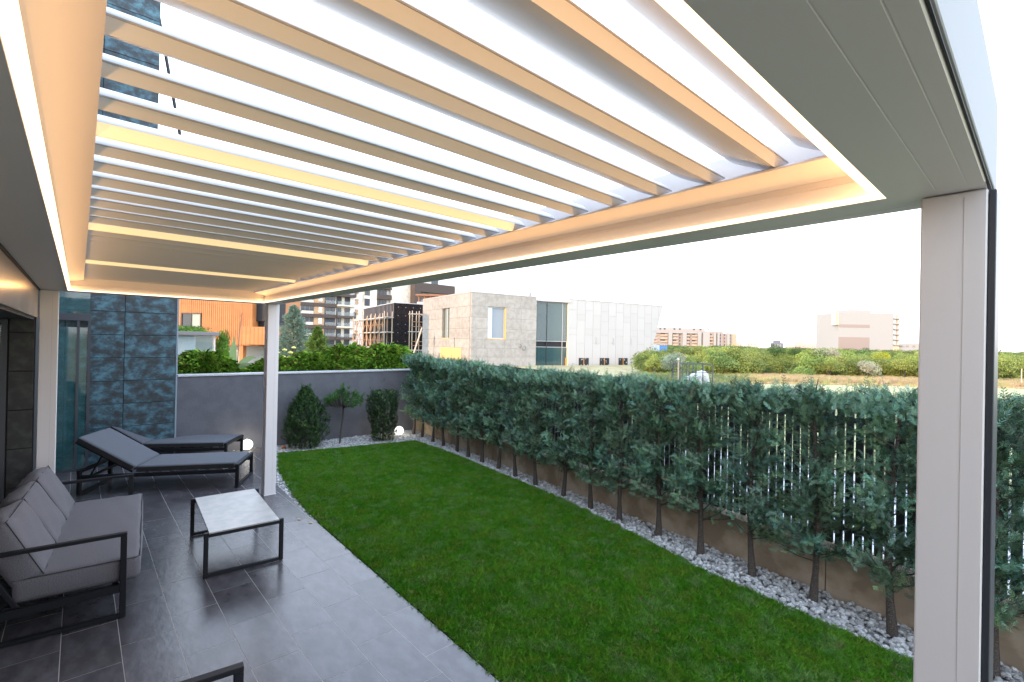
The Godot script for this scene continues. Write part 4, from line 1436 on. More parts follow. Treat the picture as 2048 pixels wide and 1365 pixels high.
func apartment_block() -> void:
	var t := thing("apartment_block", "cream and brown apartment block with balconies, beyond the conifers", "building", Vector3(0, 0, -125))
	var cream := skin(mat(1, 1, 1, 0.8), noise_tex(0.02, [lin(0.62, 0.55, 0.46), lin(0.72, 0.65, 0.55)], [0.35, 0.65], 63), 0.08)
	var brown := skin(mat(1, 1, 1, 0.7), noise_tex(0.03, [lin(0.050, 0.034, 0.028), lin(0.082, 0.058, 0.048)], [0.35, 0.65], 64), 0.3)
	var tan_wood := skin(mat(1, 1, 1, 0.7), noise_tex(0.03, [lin(0.36, 0.22, 0.12), lin(0.50, 0.33, 0.19)], [0.35, 0.65], 65), 0.3)
	var wht := mat(0.72, 0.70, 0.68, 0.7)
	var dk := mat(0.03, 0.03, 0.036, 0.5)
	var sash := mat(0.30, 0.29, 0.285, 0.6)
	var gl := solid_glass(0.05, 0.06, 0.075)
	var shutter := mat(0.05, 0.053, 0.07, 0.6)
	var rail := glass(0.12, 0.16, 0.155, 0.22)
	slab(t, "wall", Vector3(28, -1, -14), Vector3(54.4, 20.0, -1.6), cream)
	slab(t, "wall", Vector3(54.4, -1, -14), Vector3(57.9, 20.0, -1.2), wht)
	slab(t, "wall", Vector3(57.9, -1, -14), Vector3(61.6, 20.5, -0.2), cream)
	slab(t, "wall", Vector3(61.6, -1, -14), Vector3(75.5, 19.9, -1.6), wht)
	var ac := mb()
	lohi(ac, Vector3(-0.42, 0, 0), Vector3(0.42, 0.62, 0.32), 0.03)
	var ac_m := mesh_of(ac)
	for f in range(0, 7):
		var y := -0.11 + 2.86 * f
		var b := f % 2 == 1
		# left wing: plain windows with glass rails
		window(t, Vector3(36.6, y + 0.35, -1.599), Vector3(38.6, y + 2.3, -1.599), dk, gl, 1)
		window(t, Vector3(38.9, y + 0.25, -1.599), Vector3(40.6, y + 2.3, -1.599), sash, gl, 1)
		window(t, Vector3(31.0, y + 0.35, -1.599), Vector3(34.5, y + 2.3, -1.599), dk, gl, 2)
		slab(t, "balcony", Vector3(30.0, y - 0.22, -1.59), Vector3(40.95, y + 0.02, -0.3), cream, 0.02)
		# window bay in the brown band
		window(t, Vector3(41.4, y + 0.85, -1.0), Vector3(44.6, y + 2.35, -1.0), sash, gl, 2)
		slab(t, "apron", Vector3(41.4, y + 0.16, -1.59), Vector3(44.6, y + 0.84, -0.9), cream)
		slab(t, "bay_wall", Vector3(41.0, y + 0.161, -1.598), Vector3(44.62, y + 2.1, -1.01), cream)
		slab(t, "wood_panel", Vector3(44.7, y + 0.18, -1.59), Vector3(47.3, y + 2.1, -0.75), tan_wood)
		for q in [1.05, 1.8]:
			var a := put("air_conditioner", ac_m, wht, t)
			a.position = Vector3(46.2, y + q - 0.5, -0.745)
		window(t, Vector3(47.5, y + 0.2, -1.3), Vector3(50.3, y + 2.1, -1.3), dk, shutter if f % 3 == 2 else gl, 2)
		slab(t, "railing", Vector3(47.5, y + 0.18, -0.55), Vector3(50.3, y + 1.0, -0.52), rail)
		slab(t, "floor_band", Vector3(40.96, y - 0.75, -1.59), Vector3(50.5, y + 0.15, -0.5), brown, 0.02)
		# balcony bay
		for x in [50.75, 53.0]:
			window(t, Vector3(x, y + 0.05, -1.599), Vector3(x + 1.35, y + 2.25, -1.599), dk, shutter if (f + int(x)) % 3 == 0 else gl, 1)
		slab(t, "balcony", Vector3(50.51, y - (0.62 if b else 0.30), -1.59), Vector3(55.6, y + 0.04, 0.0), brown if b else cream, 0.02)
		slab(t, "railing", Vector3(50.55, y + 0.041, -0.12), Vector3(55.4, y + 0.95, -0.09), rail)
		if b: slab(t, "balcony_end", Vector3(55.42, y + 0.042, -1.1), Vector3(55.6, y + 1.15, 0.0), brown)
		# pier with condensers, then windows
		for q in [0.55, 1.35]:
			var a := put("air_conditioner", ac_m, tan_wood, t)
			a.position = Vector3(56.2, y + q, -1.198)
		window(t, Vector3(57.95, y + 0.25, -0.199), Vector3(59.5, y + 2.2, -0.199), dk, shutter if f % 2 == 0 else gl, 1)
		# right balconies
		window(t, Vector3(62.0, y + 0.3, -1.599), Vector3(65.2, y + 2.2, -1.599), dk, gl, 2)
		if b: slab(t, "balcony", Vector3(61.65, y - 0.5, -1.59), Vector3(66.0, y + 0.85, 0.2), brown, 0.02)
		else:
			slab(t, "balcony", Vector3(61.65, y - 0.5, -1.59), Vector3(66.0, y + 0.1, 0.2), brown, 0.02)
			slab(t, "railing", Vector3(62.3, y + 0.101, 0.1), Vector3(65.9, y + 0.95, 0.13), rail)
	# tall pale stair wall and the brown framed corner flat
	slab(t, "wall", Vector3(66.1, -1, -14), Vector3(73.0, 20.3, -0.8), cream)
	var bx0 := 72.0
	var bx1 := 86.2
	slab(t, "wall", Vector3(72.6, -1, -12), Vector3(86.0, 17.2, 0.0), wht)
	slab(t, "frame_top", Vector3(bx0, 16.6, 0.001), Vector3(bx1, 19.3, 2.4), brown, 0.03)
	slab(t, "frame_side", Vector3(bx0, 8.0, 0.001), Vector3(bx0 + 2.1, 16.59, 2.4), brown, 0.03)
	slab(t, "frame_side", Vector3(bx1 - 1.5, 8.0, 0.001), Vector3(bx1, 16.59, 2.4), brown, 0.03)
	slab(t, "frame_bottom", Vector3(bx0 + 2.11, 8.0, 0.001), Vector3(bx1 - 1.51, 13.1, 2.4), brown, 0.03)
	window(t, Vector3(bx0 + 2.3, 13.12, 0.002), Vector3(bx0 + 6.6, 16.4, 0.002), dk, gl, 2)
	window(t, Vector3(bx0 + 10.0, 13.12, 0.002), Vector3(bx0 + 12.2, 16.4, 0.002), dk, gl, 1)
	slab(t, "railing", Vector3(bx0 + 2.2, 13.12, 2.2), Vector3(bx1 - 1.6, 14.2, 2.23), rail)
	slab(t, "penthouse", Vector3(78.0, 17.2, -10), Vector3(89.5, 22.4, -2.0), wht)
	slab(t, "wall", Vector3(86.21, -1, -12), Vector3(90.5, 19.2, 0.0), cream)
	window(t, Vector3(80.4, 19.3, -1.998), Vector3(82.8, 21.8, -1.998), dk, gl, 1)
	# brown roof pavilion farther off
	var r := thing("roof_terrace_house", "brown timber roof structure showing above the black building", "building", Vector3(52.1, 0, -87.6), -0.733)
	var red := mat(0.26, 0.12, 0.075, 0.8)
	slab(r, "wall", Vector3(0, -1, -6), Vector3(6, 10.3, 0), cream)
	for i in 5:
		slab(r, "timber_post", Vector3(0.2 + i * 1.2, 10.3, -0.3), Vector3(0.4 + i * 1.2, 11.6, -0.1), red)
	slab(r, "roof", Vector3(-0.3, 11.601, -6), Vector3(6.2, 11.9, 0.3), red)

func scaffold_site() -> void:
	var turn := -0.19
	var t := thing("black_building", "unfinished house wrapped in black membrane beside the concrete house", "building", Vector3(29.96, 0, -55.92), turn)
	var blk := skin(mat(1, 1, 1, 0.55), noise_tex(0.02, [lin(0.012, 0.010, 0.011), lin(0.024, 0.021, 0.021)], [0.35, 0.65], 66), 0.3)
	blk.roughness = 0.85
	blk.metallic_specular = 0.2
	var strip := mat(0.23, 0.22, 0.23, 0.5)
	slab(t, "wall", Vector3(0, -0.2, -15.5), Vector3(9, 7.0, 0), blk)
	# side (-x) opening framed by membrane strips
	slab(t, "opening", Vector3(-0.03, 2.0, -13.5), Vector3(-0.002, 5.2, -2.2), mat(0.006, 0.006, 0.007, 0.9))
	for i in 24:
		slab(t, "batten", Vector3(-0.06, 5.25, -0.35 - i * 0.63), Vector3(-0.003, 7.05, -0.28 - i * 0.63), strip)
	for i in 18:
		slab(t, "batten", Vector3(-0.06, 1.0, -0.5 - i * 0.8), Vector3(-0.032, 1.95, -0.43 - i * 0.8), strip)
	for i in 9:
		slab(t, "membrane_sheet", Vector3(0.03 + i * 1.0, -0.2, 0.001), Vector3(1.01 + i * 1.0, 6.98, 0.012 + 0.004 * (i % 2)), blk)
	slab(t, "coping", Vector3(-0.08, 7.001, -15.5), Vector3(9.1, 7.07, 0.1), mat(0.42, 0.44, 0.50, 0.4))
	slab(t, "slab_edge", Vector3(-0.35, 0.55, -15.0), Vector3(-0.065, 0.85, -0.2), mat(0.60, 0.44, 0.26, 0.8))
	# fixing washers on the membrane
	var dot := mb()
	tube(dot, [Vector3(0, 0, 0), Vector3(0, 0, 0.03)], [0.06, 0.05], 8)
	var dm := mesh_of(dot)
	for i in 8:
		for j in 6:
			var o := put("fixing", dm, strip, t)
			o.position = Vector3(0.5 + i, 1.0 + j * 1.1, 0.02)
	# scaffolds: tubes one by one
	var steel := mat(0.48, 0.38, 0.28, 0.7)
	var rust := mat(0.42, 0.19, 0.085, 0.8)
	var plank := mat(0.50, 0.46, 0.42, 0.8)
	var s := thing("scaffold", "rusty tube scaffold along the left side of the black building", "scaffold", Vector3(29.96, 0, -55.92), turn)
	var X := -1.3
	for i in 9:
		var z := 0.1 - i * 2.1
		for xx in [X, X + 1.0]:
			var st := mb()
			tube(st, [Vector3(xx, 0, z), Vector3(xx, 5.6 + rng.randf_range(-0.1, 0.35), z)], [0.055, 0.055], 7)
			obj("standard", st, steel, s)
	for y in [1.15, 3.2, 5.1]:
		for xx in [X + 0.06, X + 1.06]:
			var st := mb()
			tube(st, [Vector3(xx, y, 0.5), Vector3(xx, y, -17.2)], [0.045, 0.045], 6)
			obj("ledger", st, plank, s)
		slab(s, "board", Vector3(X + 0.12, y + 0.05, -17.0), Vector3(X + 0.95, y + 0.10, 0.2), plank)
	for y in [2.2, 4.2]:
		var st := mb()
		tube(st, [Vector3(X - 0.05, y, 0.3), Vector3(X - 0.05, y, -17.0)], [0.035, 0.035], 6)
		obj("guard_rail", st, rust, s)
	for i in 8:
		var z := 0.1 - i * 2.1
		for y in [1.15, 3.2]:
			var st := mb()
			var up := (i + int(y)) % 2 == 0
			tube(st, [Vector3(X - 0.07, y, z if up else z - 2.1), Vector3(X - 0.07, y + 1.95, z - 2.1 if up else z)], [0.038, 0.038], 6)
			obj("brace", st, rust, s)
	var s2 := thing("scaffold", "short tube scaffold tower in front of the black building, next to the concrete corner", "scaffold", Vector3(29.96, 0, -55.92), turn)
	for q in [[1.7, 1.0], [2.6, 1.0], [1.7, 2.0], [2.6, 2.0], [8.2, 1.0], [8.2, 2.0]]:
		var st := mb()
		tube(st, [Vector3(q[0], 0, q[1]), Vector3(q[0], 6.0, q[1])], [0.06, 0.06], 7)
		obj("standard", st, steel, s2)
	for y in [1.0, 3.35, 5.6]:
		for zz in [1.06, 2.06]:
			var st := mb()
			tube(st, [Vector3(1.5, y, zz), Vector3(8.4, y, zz)], [0.05, 0.05], 6)
			obj("ledger", st, plank, s2)
	for y in [1.6, 2.1, 4.0, 4.6]:
		var st := mb()
		tube(st, [Vector3(1.6, y, 2.14), Vector3(8.4, y, 2.14)], [0.04, 0.04], 6)
		obj("guard_rail", st, rust, s2)
	for y in [-1.2, 1.0, 3.3]:
		var st := mb()
		tube(st, [Vector3(2.6, y + 2.3, 2.22), Vector3(6.6, y, 2.22)], [0.045, 0.045], 6)
		obj("brace", st, rust, s2)
	var pl := thing("leaning_beam", "pale timber beam leaning upright beside the concrete house", "beam", Vector3(26.0, 0, -44.2), 0.0)
	var st := mb()
	bar(st, Vector3(-0.35, -0.1, 0.0), Vector3(0.75, 3.6, 0.3), 0.16, 0.10, 0.01)
	obj("timber", st, mat(0.60, 0.48, 0.38, 0.8), pl)

func concrete_house() -> void:
	var t := thing("concrete_house", "raw concrete house with two deep windows, under construction", "house", Vector3(27.24, 0, -36.03), -0.152)
	var cs := []
	for i in 5:
		var k: float = [0.315, 0.34, 0.325, 0.35, 0.305][i]
		cs.append(relief(skin(mat(1, 1, 1, 0.85), noise_tex(0.008, [lin(k * 0.86, k * 0.80, k * 0.72), lin(k, k * 0.935, k * 0.85), lin(k * 1.08, k * 1.015, k * 0.93)], [0.25, 0.52, 0.8], 100 + i * 3, 512, 8), 0.35, Vector3(i * 0.3, i * 0.2, 0)), M.grain, 0.6))
	var core := mat(0.10, 0.095, 0.09, 0.9)
	var W := 7.6
	var D := 11.6
	var H := 6.95
	slab(t, "core_wall", Vector3(0.28, -0.2, -D + 0.03), Vector3(W - 0.03, H - 0.12, -0.28), core)
	slab(t, "parapet", Vector3(-0.01, H - 0.118, -D), Vector3(W + 0.01, H + 0.02, 0.012), cs[3], 0.01)
	# poured courses in formwork panels: front (facing +z) with its window hole, side (facing -x) with its own
	var rows := [-0.2, 0.75, 1.62, 2.48, 3.5, 4.55, 5.62, H - 0.12]
	for j in rows.size() - 1:
		var x := 0.03
		var cuts := [0.03, 1.85 + (0.0 if j % 2 else -0.35), 3.75, 5.6 + (0.25 if j % 2 else 0.0), W - 0.03]
		if j >= 3 and j <= 5: cuts = [0.03, 1.82, 3.9, 5.7, W - 0.03]
		for i in cuts.size() - 1:
			if j >= 3 and j <= 5 and i == 1: continue
			slab(t, "formwork_panel", Vector3(cuts[i] + 0.004, rows[j] + 0.004, -0.30), Vector3(cuts[i + 1] - 0.004, rows[j + 1] - 0.004, rng.randf_range(-0.008, 0.004)), cs[rng.randi() % 5], 0.006)
		var zc := [-0.31, -2.9, -4.6, -6.4, -9.0, -D + 0.03]
		for i in zc.size() - 1:
			if j >= 3 and j <= 5 and i == 2: continue
			var hi := rows[j + 1] - 0.008 as float
			slab(t, "formwork_panel", Vector3(rng.randf_range(-0.004, 0.012), rows[j] + 0.004, zc[i + 1] + 0.004), Vector3(0.30, hi, zc[i] - 0.004), cs[rng.randi() % 5], 0.006)
	# front window: glazing with a pale side sash and timber packing
	var osb := skin(mat(1, 1, 1, 0.8), noise_tex(0.06, [lin(0.50, 0.32, 0.11), lin(0.68, 0.48, 0.20)], [0.35, 0.65], 68), 0.6)
	var gl := solid_glass(0.20, 0.24, 0.28)
	var alu := mat(0.45, 0.46, 0.47, 0.4, 0.3)
	slab(t, "reveal_lining", Vector3(3.78, 2.50, -0.29), Vector3(3.89, 5.60, -0.02), osb)
	slab(t, "sill_packing", Vector3(1.83, 2.49, -0.29), Vector3(3.77, 2.56, -0.02), osb)
	window(t, Vector3(1.83, 2.565, -0.275), Vector3(3.77, 5.60, -0.275), alu, gl, 0, 0.12, 0.07)
	slab(t, "side_sash", Vector3(1.91, 2.64, -0.20), Vector3(2.36, 5.52, -0.15), mat(0.62, 0.68, 0.72, 0.4))
	# side window and boarded opening
	slab(t, "side_pane", Vector3(0.20, 2.50, -6.38), Vector3(0.24, 5.6, -4.62), solid_glass(0.10, 0.11, 0.08))
	slab(t, "side_frame", Vector3(0.12, 2.5, -5.35), Vector3(0.199, 5.6, -5.25), alu)
	slab(t, "side_sill", Vector3(0.02, 2.48, -6.38), Vector3(0.198, 2.56, -4.62), osb)
	slab(t, "boarded_opening", Vector3(-0.035, 0.2, -6.6), Vector3(-0.006, 1.60, -1.9), osb, 0.005)
	# loose conduits hanging out of the wall
	for q in [[Vector3(5.55, 2.05, 0.03), 0.16], [Vector3(6.05, 1.9, 0.03), 0.22]]:
		var st := mb()
		var pts := []
		var rr := []
		for i in 9:
			var a := TAU * i / 9.0 * 0.8
			pts.append(q[0] + Vector3(sin(a) * q[1], cos(a) * q[1] - q[1], 0.03))
			rr.append(0.018)
		tube(st, pts, rr, 5)
		obj("conduit", st, core, t)
	for q in [[-3.3, 2.1], [-8.2, 2.2]]:
		var st := mb()
		tube(st, [Vector3(-0.03, q[1] + 0.5, q[0]), Vector3(-0.06, q[1], q[0] - 0.06), Vector3(-0.05, q[1] - 0.5, q[0] + 0.05)], [0.018, 0.018, 0.018], 5)
		obj("conduit", st, core, t)
	slab(t, "roof_vent", Vector3(6.9, H + 0.021, -0.6), Vector3(7.15, H + 0.45, -0.35), mat(0.3, 0.3, 0.31, 0.6))

func white_house() -> void:
	var turn := -0.2278
	var t := thing("white_house", "white panelled house with a slanting end wall and small black windows", "house", Vector3(39.08, 0, -34.38), turn)
	var whites := []
	for i in 4:
		whites.append(mat(0.40 + 0.006 * i, 0.395 + 0.006 * i, 0.385 + 0.006 * i, 0.6))
	var joint := mat(0.35, 0.345, 0.335, 0.8)
	var W := 14.05
	var H := 7.0
	# the body behind the panels: right end leans outwards to the top
	var st := mb()
	prism(st, pv([0, -0.6, 11.6, -0.6, W - 0.05, H - 0.05, 0, H - 0.05]), Vector3(0.02, 0, -9.0), Vector3.RIGHT, Vector3.UP, Vector3(0, 0, 8.97))
	obj("wall", st, joint, t)
	slab(t, "end_wall", Vector3(-0.02, -0.6, -9.0), Vector3(0.018, H, 0.0), mat(0.78, 0.66, 0.53, 0.6))
	st = mb()
	bar(st, Vector3(0, H + 0.03, -0.1), Vector3(W + 0.05, H + 0.03, -0.1), 0.3, 0.06)
	obj("roof_edge", st, mat(0.42, 0.38, 0.36, 0.6), t)
	var cw := 1.10
	for i in 13:
		var x0 := 0.02 + i * cw
		var cuts := [-0.6, 0.0, 2.3 + (0.0 if i % 2 else 0.9), 3.9 + (0.9 if i % 3 == 1 else 0.0), 5.9 - (0.5 if i % 2 else 0.0), H - 0.02]
		for j in cuts.size() - 1:
			var a := pv([x0 + 0.012, cuts[j] + 0.012, x0 + cw - 0.012, cuts[j] + 0.012, x0 + cw - 0.012, cuts[j + 1] - 0.012, x0 + 0.012, cuts[j + 1] - 0.012])
			for piece in Geometry2D.intersect_polygons(a, pv([0, -0.6, 11.58, -0.6, W - 0.08, H, 0, H])):
				if piece.size() < 3: continue
				var s2 := mb()
				prism(s2, piece, Vector3(0, 0, -0.029), Vector3.RIGHT, Vector3.UP, Vector3(0, 0, 0.03 + rng.randf_range(0, 0.004)))
				obj("wall_panel", s2, whites[rng.randi() % 4], t)
	# four small openings closed with black board and white patches
	var board := mat(0.014, 0.014, 0.016, 0.6)
	var tim := mat(0.40, 0.20, 0.07, 0.7)
	var patch := mb()
	box(patch, Vector3.ZERO, Vector3(0.085, 0.085, 0.01))
	var pm := mesh_of(patch)
	for q in [1.45, 4.35, 7.1, 9.65]:
		var w := slab(t, "window", Vector3(q, -0.5, 0.006), Vector3(q + 1.35, 0.68, 0.03), board)
		slab(w, "mullion", Vector3(q + 0.62, -0.5, 0.031), Vector3(q + 0.70, 0.68, 0.06), tim)
		for k in 11:
			var o := put("patch", pm, whites[0], w)
			o.position = Vector3(q + rng.randf_range(0.08, 1.27), rng.randf_range(-0.45, 0.6), 0.036)
	for q in [3.75, 6.2, 8.9]:
		st = mb()
		tube(st, [Vector3(q, 3.0, 0.02), Vector3(q + 0.03, 2.7, 0.07), Vector3(q - 0.05, 2.45, 0.05), Vector3(q + 0.04, 2.35, 0.05), Vector3(q, 2.15, 0.05)], [0.02, 0.02, 0.02, 0.02, 0.015], 5)
		obj("conduit", st, mat(0.35, 0.34, 0.33, 0.8), t)
	slab(t, "plinth", Vector3(0.1, -1.0, -8.8), Vector3(9.4, -0.62, 0.05), mat(0.55, 0.54, 0.53, 0.9))
	# glazed link between the white and the concrete house
	var g := thing("glazed_link", "two storey dark glazed link between the concrete and the white house", "building", Vector3(34.75, 0, -36.2), -0.35)
	var W2 := 4.9
	var alu := mat(0.40, 0.41, 0.42, 0.4, 0.3)
	var darkm := mat(0.05, 0.035, 0.03, 0.5)
	slab(g, "back_wall", Vector3(-0.5, -0.5, -6.0), Vector3(W2, 6.6, -5.8), mat(0.12, 0.12, 0.11, 0.9))
	slab(g, "floor_slab", Vector3(-0.5, 1.85, -5.79), Vector3(W2, 2.45, -0.1), mat(0.012, 0.012, 0.014, 0.7))
	slab(g, "roof", Vector3(-0.5, 6.62, -6.0), Vector3(W2, 6.76, 0.3), mat(0.45, 0.42, 0.40, 0.7))
	var pane := glass(0.06, 0.13, 0.14, 0.45)
	var xs := [-0.4, 0.35, 2.2, 4.05, W2]
	for i in 4:
		slab(g, "pane", Vector3(xs[i] + 0.03, 2.47, 0.0), Vector3(xs[i + 1] - 0.03, 6.58, 0.02), pane)
		slab(g, "pane", Vector3(xs[i] + 0.03, -0.5, 0.0), Vector3(xs[i + 1] - 0.03, 1.78, 0.02), pane)
	for i in [1, 2, 3]:
		slab(g, "mullion", Vector3(xs[i] - 0.028, -0.5, -0.04), Vector3(xs[i] + 0.028, 6.58, 0.07), darkm if i == 2 else alu)
	slab(g, "rail", Vector3(-0.5, 2.40, 0.03), Vector3(W2, 2.465, 0.06), alu)
	slab(g, "rail", Vector3(-0.5, 1.785, 0.03), Vector3(W2, 1.845, 0.06), alu)
	slab(g, "ceiling_cove", Vector3(-0.4, 5.5, -3.0), Vector3(W2, 6.6, -2.8), mat(0.40, 0.30, 0.20, 0.7))
	slab(g, "timber_jamb", Vector3(W2 - 0.45, -0.5, 0.075), Vector3(W2 - 0.2, 0.7, 0.11), mat(0.50, 0.26, 0.06, 0.7))

func far_buildings() -> void:
	var turn := -0.733
	var tan_ := mat(0.42, 0.30, 0.22, 0.8)
	var grey := mat(0.32, 0.27, 0.25, 0.8)
	var wht := mat(0.31, 0.306, 0.298, 0.8)
	var dk := mat(0.08, 0.08, 0.10, 0.6)
	var t := thing("distant_apartments", "long row of distant white and tan apartments right of the white house", "building", Vector3(393.4, 0, -237.8), turn)
	slab(t, "wall", Vector3(-8, -6, -14), Vector3(60, 16.4, -0.5), grey)
	slab(t, "wall", Vector3(60.2, -6, -14), Vector3(66.5, 14.8, 0.0), grey)
	slab(t, "wall", Vector3(66.6, -6, -14), Vector3(73.5, 14.5, -3), tan_)
	slab(t, "parapet", Vector3(-8, 13.8, -0.49), Vector3(40, 15.2, 1.0), wht)
	slab(t, "roof_floor", Vector3(0, 16.41, -12), Vector3(44, 19.0, -2), wht)
	for q in [[9.5, 3.4], [22.5, 3.6], [36.3, 3.2], [41.0, 6.2], [50.8, 2.2], [54.2, 2.0], [63.0, 2.4]]:
		slab(t, "pier", Vector3(q[0], -6, -0.49), Vector3(q[0] + q[1], 15.3, 1.4), wht)
	for f in 6:
		var y := -3.6 + f * 2.95
		for q in [[-6.0, 5.5], [2.2, 6.6], [13.5, 5.2], [26.4, 2.5], [31.0, 5.0], [47.4, 3.2]]:
			slab(t, "balcony", Vector3(q[0], y, -0.48), Vector3(q[0] + q[1], y + 1.35, 0.9), tan_)
			slab(t, "window", Vector3(q[0] + 0.3, y + 1.36, -0.48), Vector3(q[0] + q[1] * 0.7, y + 2.7, -0.40), dk if f % 2 else wht)
		for x in [56.6, 60.6, 65.5, 19.6, 28.5]:
			slab(t, "window", Vector3(x, y + 0.9, 0.01), Vector3(x + 1.1, y + 2.6, 0.08), dk)
	for x in [2.0, 6.0, 15.0, 20.0, 33.0, 39.0, 46.0, 57.0]:
		slab(t, "roof_window", Vector3(x, 17.0, -1.99), Vector3(x + 1.6, 18.6, -1.9), dk)
	t = thing("white_office_block", "big plain white block with two grey window bands and a stair tower", "building", Vector3(352.1, 0, -86.6), turn)
	var band := mat(0.26, 0.21, 0.19, 0.7)
	slab(t, "wall", Vector3(0, -4, -22), Vector3(34.0, 25.1, 0), wht)
	slab(t, "roof_floor", Vector3(8.0, 25.11, -20), Vector3(22.0, 27.3, -3), wht)
	slab(t, "window_band", Vector3(0.2, 15.9, 0.01), Vector3(19.2, 17.7, 0.12), band)
	slab(t, "window_band", Vector3(-0.1, 2.3, 0.01), Vector3(19.2, 9.8, 0.12), band)
	for i in 3:
		slab(t, "fin", Vector3(-2.6 + i * 0.85, 17.4, -3), Vector3(-2.05 + i * 0.85, 25.0, 0.4), mat(0.68, 0.53, 0.38, 0.7))
	slab(t, "stair_tower", Vector3(34.01, -4, -12), Vector3(38.6, 25.0, -1.0), mat(0.62, 0.50, 0.40, 0.8))
	for f in 6:
		slab(t, "landing", Vector3(34.2, 5.2 + f * 3.3, -0.99), Vector3(40.2, 5.75 + f * 3.3, 0.7), wht)
		slab(t, "stair_window", Vector3(34.6, 5.8 + f * 3.3, -0.98), Vector3(36.2, 8.3 + f * 3.3, -0.9), mat(0.45, 0.50, 0.54, 0.3))
		slab(t, "stair_window", Vector3(36.6, 5.8 + f * 3.3, -0.98), Vector3(37.4, 8.3 + f * 3.3, -0.9), grey)
	slab(t, "annex", Vector3(38.7, -4, -16), Vector3(56.0, 6.8, -2), wht)
	for i in 4:
		slab(t, "annex_window", Vector3(39.6 + i * 4.1, 4.2, -1.99), Vector3(41.4 + i * 4.1, 5.4, -1.9), band)
	slab(t, "chimney", Vector3(41.2, 6.81, -9), Vector3(42.2, 8.0, -8), dk)
	slab(t, "chimney", Vector3(42.8, 6.81, -9), Vector3(43.8, 8.0, -8), dk)
	# low roofs of the town on the horizon, one by one
	rng.seed = 700
	var base := Vector3(0.6694, 0, -0.7429)
	var rt := Vector3(0.7429, 0, 0.6694)
	var names := ["pink rendered town house on the skyline nearest the long apartments", "low white town building on the skyline with a tan roof floor", "tall dark grey town block alone on the skyline", "small cream town house right of the dark block",
		"wide pale pink town block in the middle of the skyline", "narrow cream tower on the skyline", "pair of low pink houses on the skyline", "pale stepped town block left of the big white block", "low white store just left of the big white block", "cream block on the skyline right of the white post"]
	var px := [[-1, 0.472, 0.016, 9.5], [0, 0.50, 0.024, 13.5], [0, 0.554, 0.020, 12.5], [0, 0.582, 0.012, 9.0], [0, 0.600, 0.030, 10.5], [0, 0.618, 0.010, 12.0], [0, 0.630, 0.016, 9.0], [0, 0.648, 0.026, 12.5], [0, 0.672, 0.012, 8.5], [0, 0.905, 0.03, 13.0]]
	for i in names.size():
		var d := 560.0 + 40.0 * (i % 3)
		var c: Vector3 = base * d + rt * d * px[i][1]
		var b := thing("town_building", names[i], "building", c, turn, "town buildings on the skyline")
		var w: float = px[i][2] * d
		var hh: float = px[i][3]
		var m := mat(0.46, 0.35, 0.31, 0.8) if i % 2 == 0 else mat(0.48, 0.44, 0.40, 0.8)
		if i == 2: m = mat(0.14, 0.15, 0.19, 0.8)
		slab(b, "wall", Vector3(-w * 0.5, -4, -8), Vector3(w * 0.5, hh * 0.72, 0), m)
		slab(b, "roof_floor", Vector3(-w * 0.3, hh * 0.72 + 0.001, -7), Vector3(w * 0.25, hh, -1), m)
		for k in 3:
			slab(b, "window", Vector3(-w * 0.4 + k * w * 0.27, hh * 0.35, 0.01), Vector3(-w * 0.28 + k * w * 0.27, hh * 0.55, 0.1), grey)

